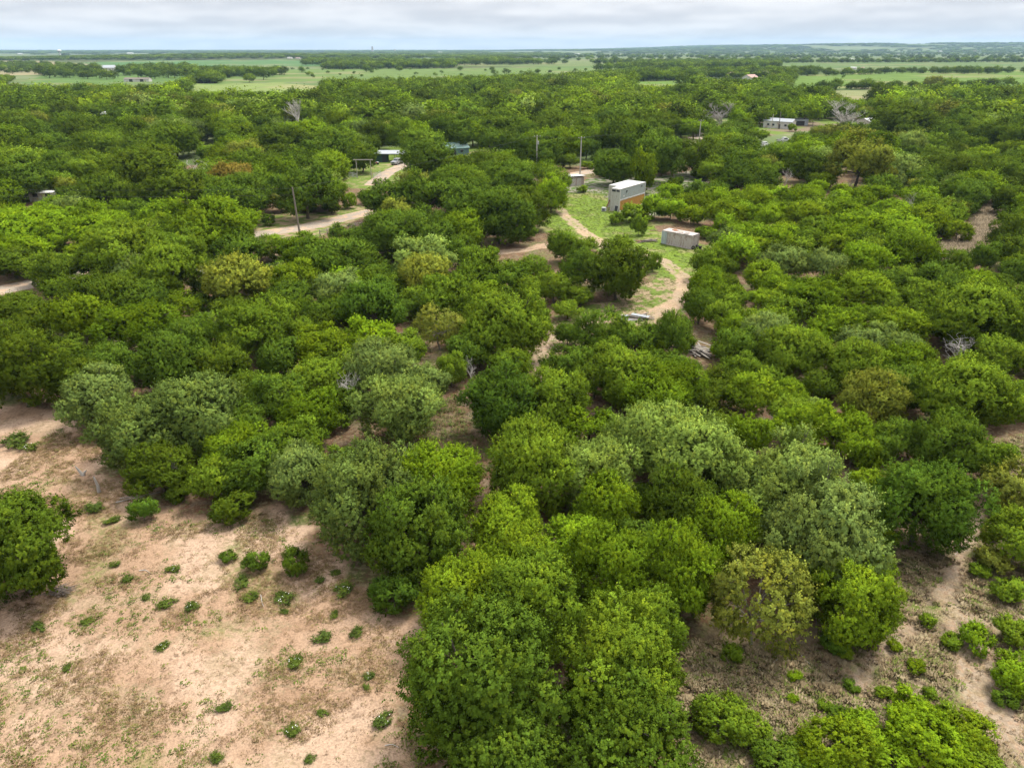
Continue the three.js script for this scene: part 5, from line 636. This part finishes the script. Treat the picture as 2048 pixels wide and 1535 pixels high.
bareTree('thin bleached snag in the thicket behind the lone container', 1572, 372, 335, 26, 0, deadMat); bareTree('pair of thin grey snags in the thicket', 1696, 380, 345, 24, 0, greyBark); bareTree('leaning white dead stem in the wood below the trailer home', 1814, 325, 292, 20, 0, deadMat, { lay: -0.3 }); bareTree('curved white dead limb above the thicket beside the stacked containers', 1398, 395, 356, 34, 2, deadMat); bareTree('bleached snag among the lime shrubs', 1825, 430, 382, 34, 0, deadMat); bareTree('grey bare limbs in the wood below the board heap', 1530, 880, 825, 60, 2, deadMat); bareTree('short grey bare limbs beside the pale tree top', 1380, 870, 812, 55, 2, greyBark); bareTree('grey bare branches in the crown by the carport road', 968, 412, 378, 40, 2, greyBark); bareTree('dark snag standing in the bright pasture', 1974, 186, 166, 8, 0, darkBark); bareTree('thin white dead stem beside the dirt track', 905, 545, 478, 24, 0, deadMat);
function branchOnGround(label, pts, rad, mat) { const c = new THREE.CatmullRomCurve3(pts.map(([x, y, h]) => { const v = P(x, y); v.y = roll(v.x, v.z) + (h ?? 0.04); return v; })), s = new Skin(), ps = c.getPoints(9); s.tube(ps, ps.map((_, k) => rad * (1 - 0.07 * k)), 5, [1, 1, 1]); single('fallen_branch', s.geometry(), mat, label, 'branch'); }
branchOnGround('pale stick lying on the sand near the brush pile', [[278, 1142], [290, 1141], [301, 1148]], 0.035, deadMat); branchOnGround('forked pale stick in the weedy middle of the sand', [[521, 1188], [524, 1205], [527, 1212]], 0.03, deadMat); branchOnGround('thin pale stick near the foot of the big dark tree', [[770, 1491], [784, 1489], [798, 1495]], 0.028, deadMat); branchOnGround('long fallen limb at the wood edge of the sandy clearing', [[232, 1008], [270, 998], [320, 985]], 0.07, greyBark); branchOnGround('thin fallen limb under the edge trees of the sandy clearing', [[240, 1000], [285, 990], [330, 972, 0.3]], 0.05, greyBark); branchOnGround('bleached limb below the thin-leaved tree', [[1472, 1342], [1500, 1340], [1530, 1336], [1556, 1318]], 0.045, deadMat); branchOnGround('thin fallen limb between thin-leaved tree and footpath', [[1592, 1296], [1608, 1318], [1625, 1332]], 0.035, greyBark); branchOnGround('pale stick by the upper footpath', [[1905, 1118], [1912, 1108], [1918, 1100]], 0.03, deadMat);
{ const v = P(166, 950), t = thing('broken_stump', 'bleached broken stump at the edge of the sandy clearing', 'stump', { x: v.x, y: roll(v.x, v.z), z: v.z }); const s = new Skin(), V = THREE.Vector3; s.tube([new V(0, -0.1, 0), new V(-0.25, 0.5, 0), new V(-0.45, 1.0, 0.05)], [0.16, 0.11, 0.04], 7, [1, 1, 1]); s.tube([new V(0, -0.1, 0), new V(0.2, 0.35, 0), new V(0.5, 0.6, 0.1)], [0.14, 0.1, 0.03], 7, [1, 1, 1]); part('wood', s.geometry(), deadMat, t); }
{ const v = P(198, 985), t = thing('dead_stump', 'grey upright stump beside the edge trees', 'stump', { x: v.x, y: roll(v.x, v.z), z: v.z }), s = new Skin(), V = THREE.Vector3; s.tube([new V(0, -0.1, 0), new V(0.04, 0.7, 0), new V(-0.05, 1.6, 0.05)], [0.17, 0.12, 0.07], 8, [1, 1, 1]); part('wood', s.geometry(), greyBark, t); }
{ const v = P(122, 1182), r = rng(91), s = new Skin(), V = THREE.Vector3; for (let k = 0; k < 70; k++) { const a = -0.5 + (r() - 0.5) * 1.8, L = 0.5 + r() * 0.9, c = new V((r() - 0.5) * 1.3, 0.05 + r() * 0.35, (r() - 0.5) * 0.8), d = new V(Math.cos(a), (r() - 0.5) * 0.5, Math.sin(a)); s.tube([c.clone().addScaledVector(d, -L / 2), c.clone().add(new V(0, 0.05, 0)), c.clone().addScaledVector(d, L / 2)], [0.025, 0.02, 0.01], 4, [1, 1, 1]); } const m = single('brush_pile', s.geometry(), std([0.13, 0.105, 0.085], 0.95), 'dark pile of cut twigs on the sandy clearing', 'brush pile'); m.position.set(v.x, roll(v.x, v.z), v.z); }
// ------------------------------------------------------------------ weeds on the sand, some in flower
const WEEDS = [[230, 1130, 22], [256, 1159, 20], [347, 1141, 22, 1], [293, 1196, 18], [334, 1213, 30], [384, 1217, 26, 1], [175, 1243, 22], [76, 1257, 26], [326, 1297, 26, 1], [566, 1198, 32, 1], [686, 1184, 38, 1], [568, 1223, 16], [668, 1231, 18], [645, 1277, 32], [590, 1326, 30, 1], [738, 1353, 22, 1], [733, 1375, 16], [448, 1414, 24], [585, 1461, 30, 1], [767, 1444, 36, 1], [433, 1515, 30], [620, 1518, 20], [644, 1427, 18], [713, 1268, 28], [54, 898, 32, 1], [30, 887, 46], [671, 1146, 18], [482, 1168, 30], [435, 1026, 24, 1], [133, 1336, 16], [500, 1195, 30], [190, 1020, 34], [225, 1045, 26], [640, 1160, 18]];
const flowerGeo = (() => { const r = rng(5), gs = []; for (let k = 0; k < 8; k++) { const a = r() * 6.28, q = 0.42 * Math.sqrt(r()); gs.push(new THREE.OctahedronGeometry(0.03, 1).scale(1, 0.6, 1).translate(q * Math.cos(a), 0.8 + 0.2 * r() - q * 0.5, q * Math.sin(a))); } return mergeGeometries(gs); })();
const weedLeaf = [leafMat([0.078, 0.112, 0.02]), leafMat([0.066, 0.098, 0.02])];
WEEDS.forEach(([px, py, w, fl], k) => { const d = P(px, py), wm = ((w / FPX) * toPixel(d.x, 0, d.z)[2]) * 1.05, t = thing('weed_plant', fl ? 'low green weed with small white flowers on the sand' : 'low leafy green weed without flowers on the sand', 'weed', { x: d.x, y: roll(d.x, d.z) - 0.02, z: d.z }, k * 1.7, fl ? 'flowering weeds on the sandy clearing' : 'leafy weeds on the sandy clearing'); t.scale.set(wm * (0.9 + 0.3 * ((k * 7) % 5) / 5), wm * 0.4, wm * (0.75 + 0.3 * ((k * 3) % 4) / 4)); const g = PROTO.weed[k % 3]; part('foliage', g.crown, weedLeaf[k % 2], t); part('stems', g.trunk, barkMat, t); if (fl) part('flowers', flowerGeo, M.petal, t); });
// ------------------------------------------------------------------ grass, stubble and litter: too many to count
function tuft(seed, n, h, spread, wide) { const r = rng(seed), s = new Skin(); for (let k = 0; k < n; k++) { const a = r() * 6.283, q = spread * Math.sqrt(r()), lean = 0.25 + 0.8 * r(), dx = Math.cos(a + 0.6 * (r() - 0.5)) * lean, dz = Math.sin(a) * lean, l = Math.hypot(dx, 1, dz), v = 0.75 + 0.5 * r(); s.leaf(Math.cos(a) * q, 0, Math.sin(a) * q, dx / l, 1 / l, dz / l, dx * 0.3, 0.9, dz * 0.3, h * (0.5 + 0.6 * r()), wide * (0.7 + 0.6 * r()), v, v, v); } return s.geometry(); }
const TUFT = [tuft(3, 16, 0.22, 0.2, 0.018), tuft(7, 22, 0.16, 0.28, 0.022), tuft(9, 12, 0.3, 0.14, 0.016)], TALL = [tuft(13, 26, 0.95, 0.5, 0.02), tuft(17, 26, 0.8, 0.6, 0.022)], HERB = [tuft(23, 14, 0.2, 0.2, 0.05), tuft(27, 18, 0.26, 0.3, 0.06)];
const bladeMat = new THREE.MeshPhysicalMaterial({ color: 0xffffff, vertexColors: true, roughness: 1, specularIntensity: 0.08, transmission: 0.25, thickness: 0, side: THREE.DoubleSide });
function scatter(name, label, geos, count, rect, accept, colors, size) {
  const lots = geos.map(() => []); let n = 0, tries = 0; while (n < count && tries++ < count * 60) { const x = lerp(rect[0], rect[2], rnd()), z = lerp(rect[1], rect[3], rnd()); if (rnd() > accept(x, z)) continue; lots[n % geos.length].push([x, z]); n++; }
  geos.forEach((g, k) => { const m = new THREE.InstancedMesh(g, bladeMat, lots[k].length), q = new THREE.Quaternion(), Mx = new THREE.Matrix4(), up = new THREE.Vector3(0, 1, 0), c = new THREE.Color(); lots[k].forEach(([x, z], i) => { const s = lerp(size[0], size[1], rnd() ** 1.5); q.setFromAxisAngle(up, rnd() * 6.28); Mx.compose(new THREE.Vector3(x, roll(x, z) - 0.01, z), q, new THREE.Vector3(s * (1 + 0.4 * rnd()), s, s)); m.setMatrixAt(i, Mx); const col = colors[Math.floor(rnd() * colors.length)], v = 0.8 + 0.4 * rnd(); c.setRGB(col[0] * v, col[1] * v, col[2] * v); m.setColorAt(i, c); }); m.name = numbered(name); m.castShadow = m.receiveShadow = true; tag(m, label, null, null, 'stuff'); scene.add(m); });
}
const inside = (k, x, z) => sstep(0.4, 0.7, nearMaps[k](x, z));
const patchy = (x, z, s, a, b) => sstep(a, b, fbm(x * s + 31, z * s + 12, 3));
const FR = [-46, -72, 40, -20];
scatter('dry_grass', 'short dry brown grass stubble over the sand', TUFT, 20000, FR, (x, z) => inside('sand', x, z) * (0.06 + patchy(x, z, 0.35, 0.45, 0.65)), [[0.19, 0.125, 0.06], [0.24, 0.165, 0.085], [0.15, 0.095, 0.045], [0.20, 0.17, 0.06]], [0.35, 0.85]);
scatter('green_grass', 'short green grass and herbs over the sand', [TUFT[1], HERB[0]], 5000, FR, (x, z) => inside('sand', x, z) * (0.03 + patchy(x + 60, z, 0.28, 0.55, 0.72) + sstep(-12, -24, x) * sstep(-33, -25, z)), [[0.115, 0.15, 0.025], [0.09, 0.135, 0.025], [0.15, 0.155, 0.04]], [0.4, 0.9]);
scatter('brushy_grass', 'dry and green grass of the opening with footpaths', [...TUFT, HERB[1]], 34000, [4, -64, 60, -17], (x, z) => inside('brush', x, z) * (0.2 + patchy(x, z, 0.4, 0.4, 0.6)) * (1 - 0.92 * clamp(nearMaps.dirt(x, z) * 1.6, 0, 1)), [[0.24, 0.185, 0.105], [0.29, 0.235, 0.145], [0.13, 0.16, 0.035], [0.26, 0.205, 0.12], [0.18, 0.13, 0.075]], [0.6, 1.4]);
scatter('lane_grass', 'grass of the lane between the containers', [TUFT[1], HERB[0]], 6000, [5, -195, 60, -80], (x, z) => Math.max(inside('lawn', x, z), inside('clear', x, z) * 0.8, inside('scrub', x, z)) * (1 - 0.9 * clamp(nearMaps.dirt(x, z) * 1.5, 0, 1)), [[0.115, 0.17, 0.02], [0.13, 0.165, 0.025], [0.105, 0.15, 0.022], [0.15, 0.15, 0.06]], [0.6, 1.1]);
scatter('tall_dry_grass', 'tall pale dry grass standing in a strip', TALL, 3500, [70, -180, 135, -115], (x, z) => inside('tan', x, z), [[0.30, 0.24, 0.16], [0.26, 0.21, 0.14], [0.22, 0.18, 0.12]], [0.8, 1.4]);
scatter('forest_litter_grass', 'thin grass on the brown floor of gaps in the wood', TUFT, 4000, [-30, -110, 20, -45], (x, z) => Math.max(inside('gap', x, z), inside('gap2', x, z)) * 0.6 + 0.03, [[0.17, 0.12, 0.07], [0.1, 0.13, 0.03]], [0.8, 1.6]);
renderer.render(scene, camera);
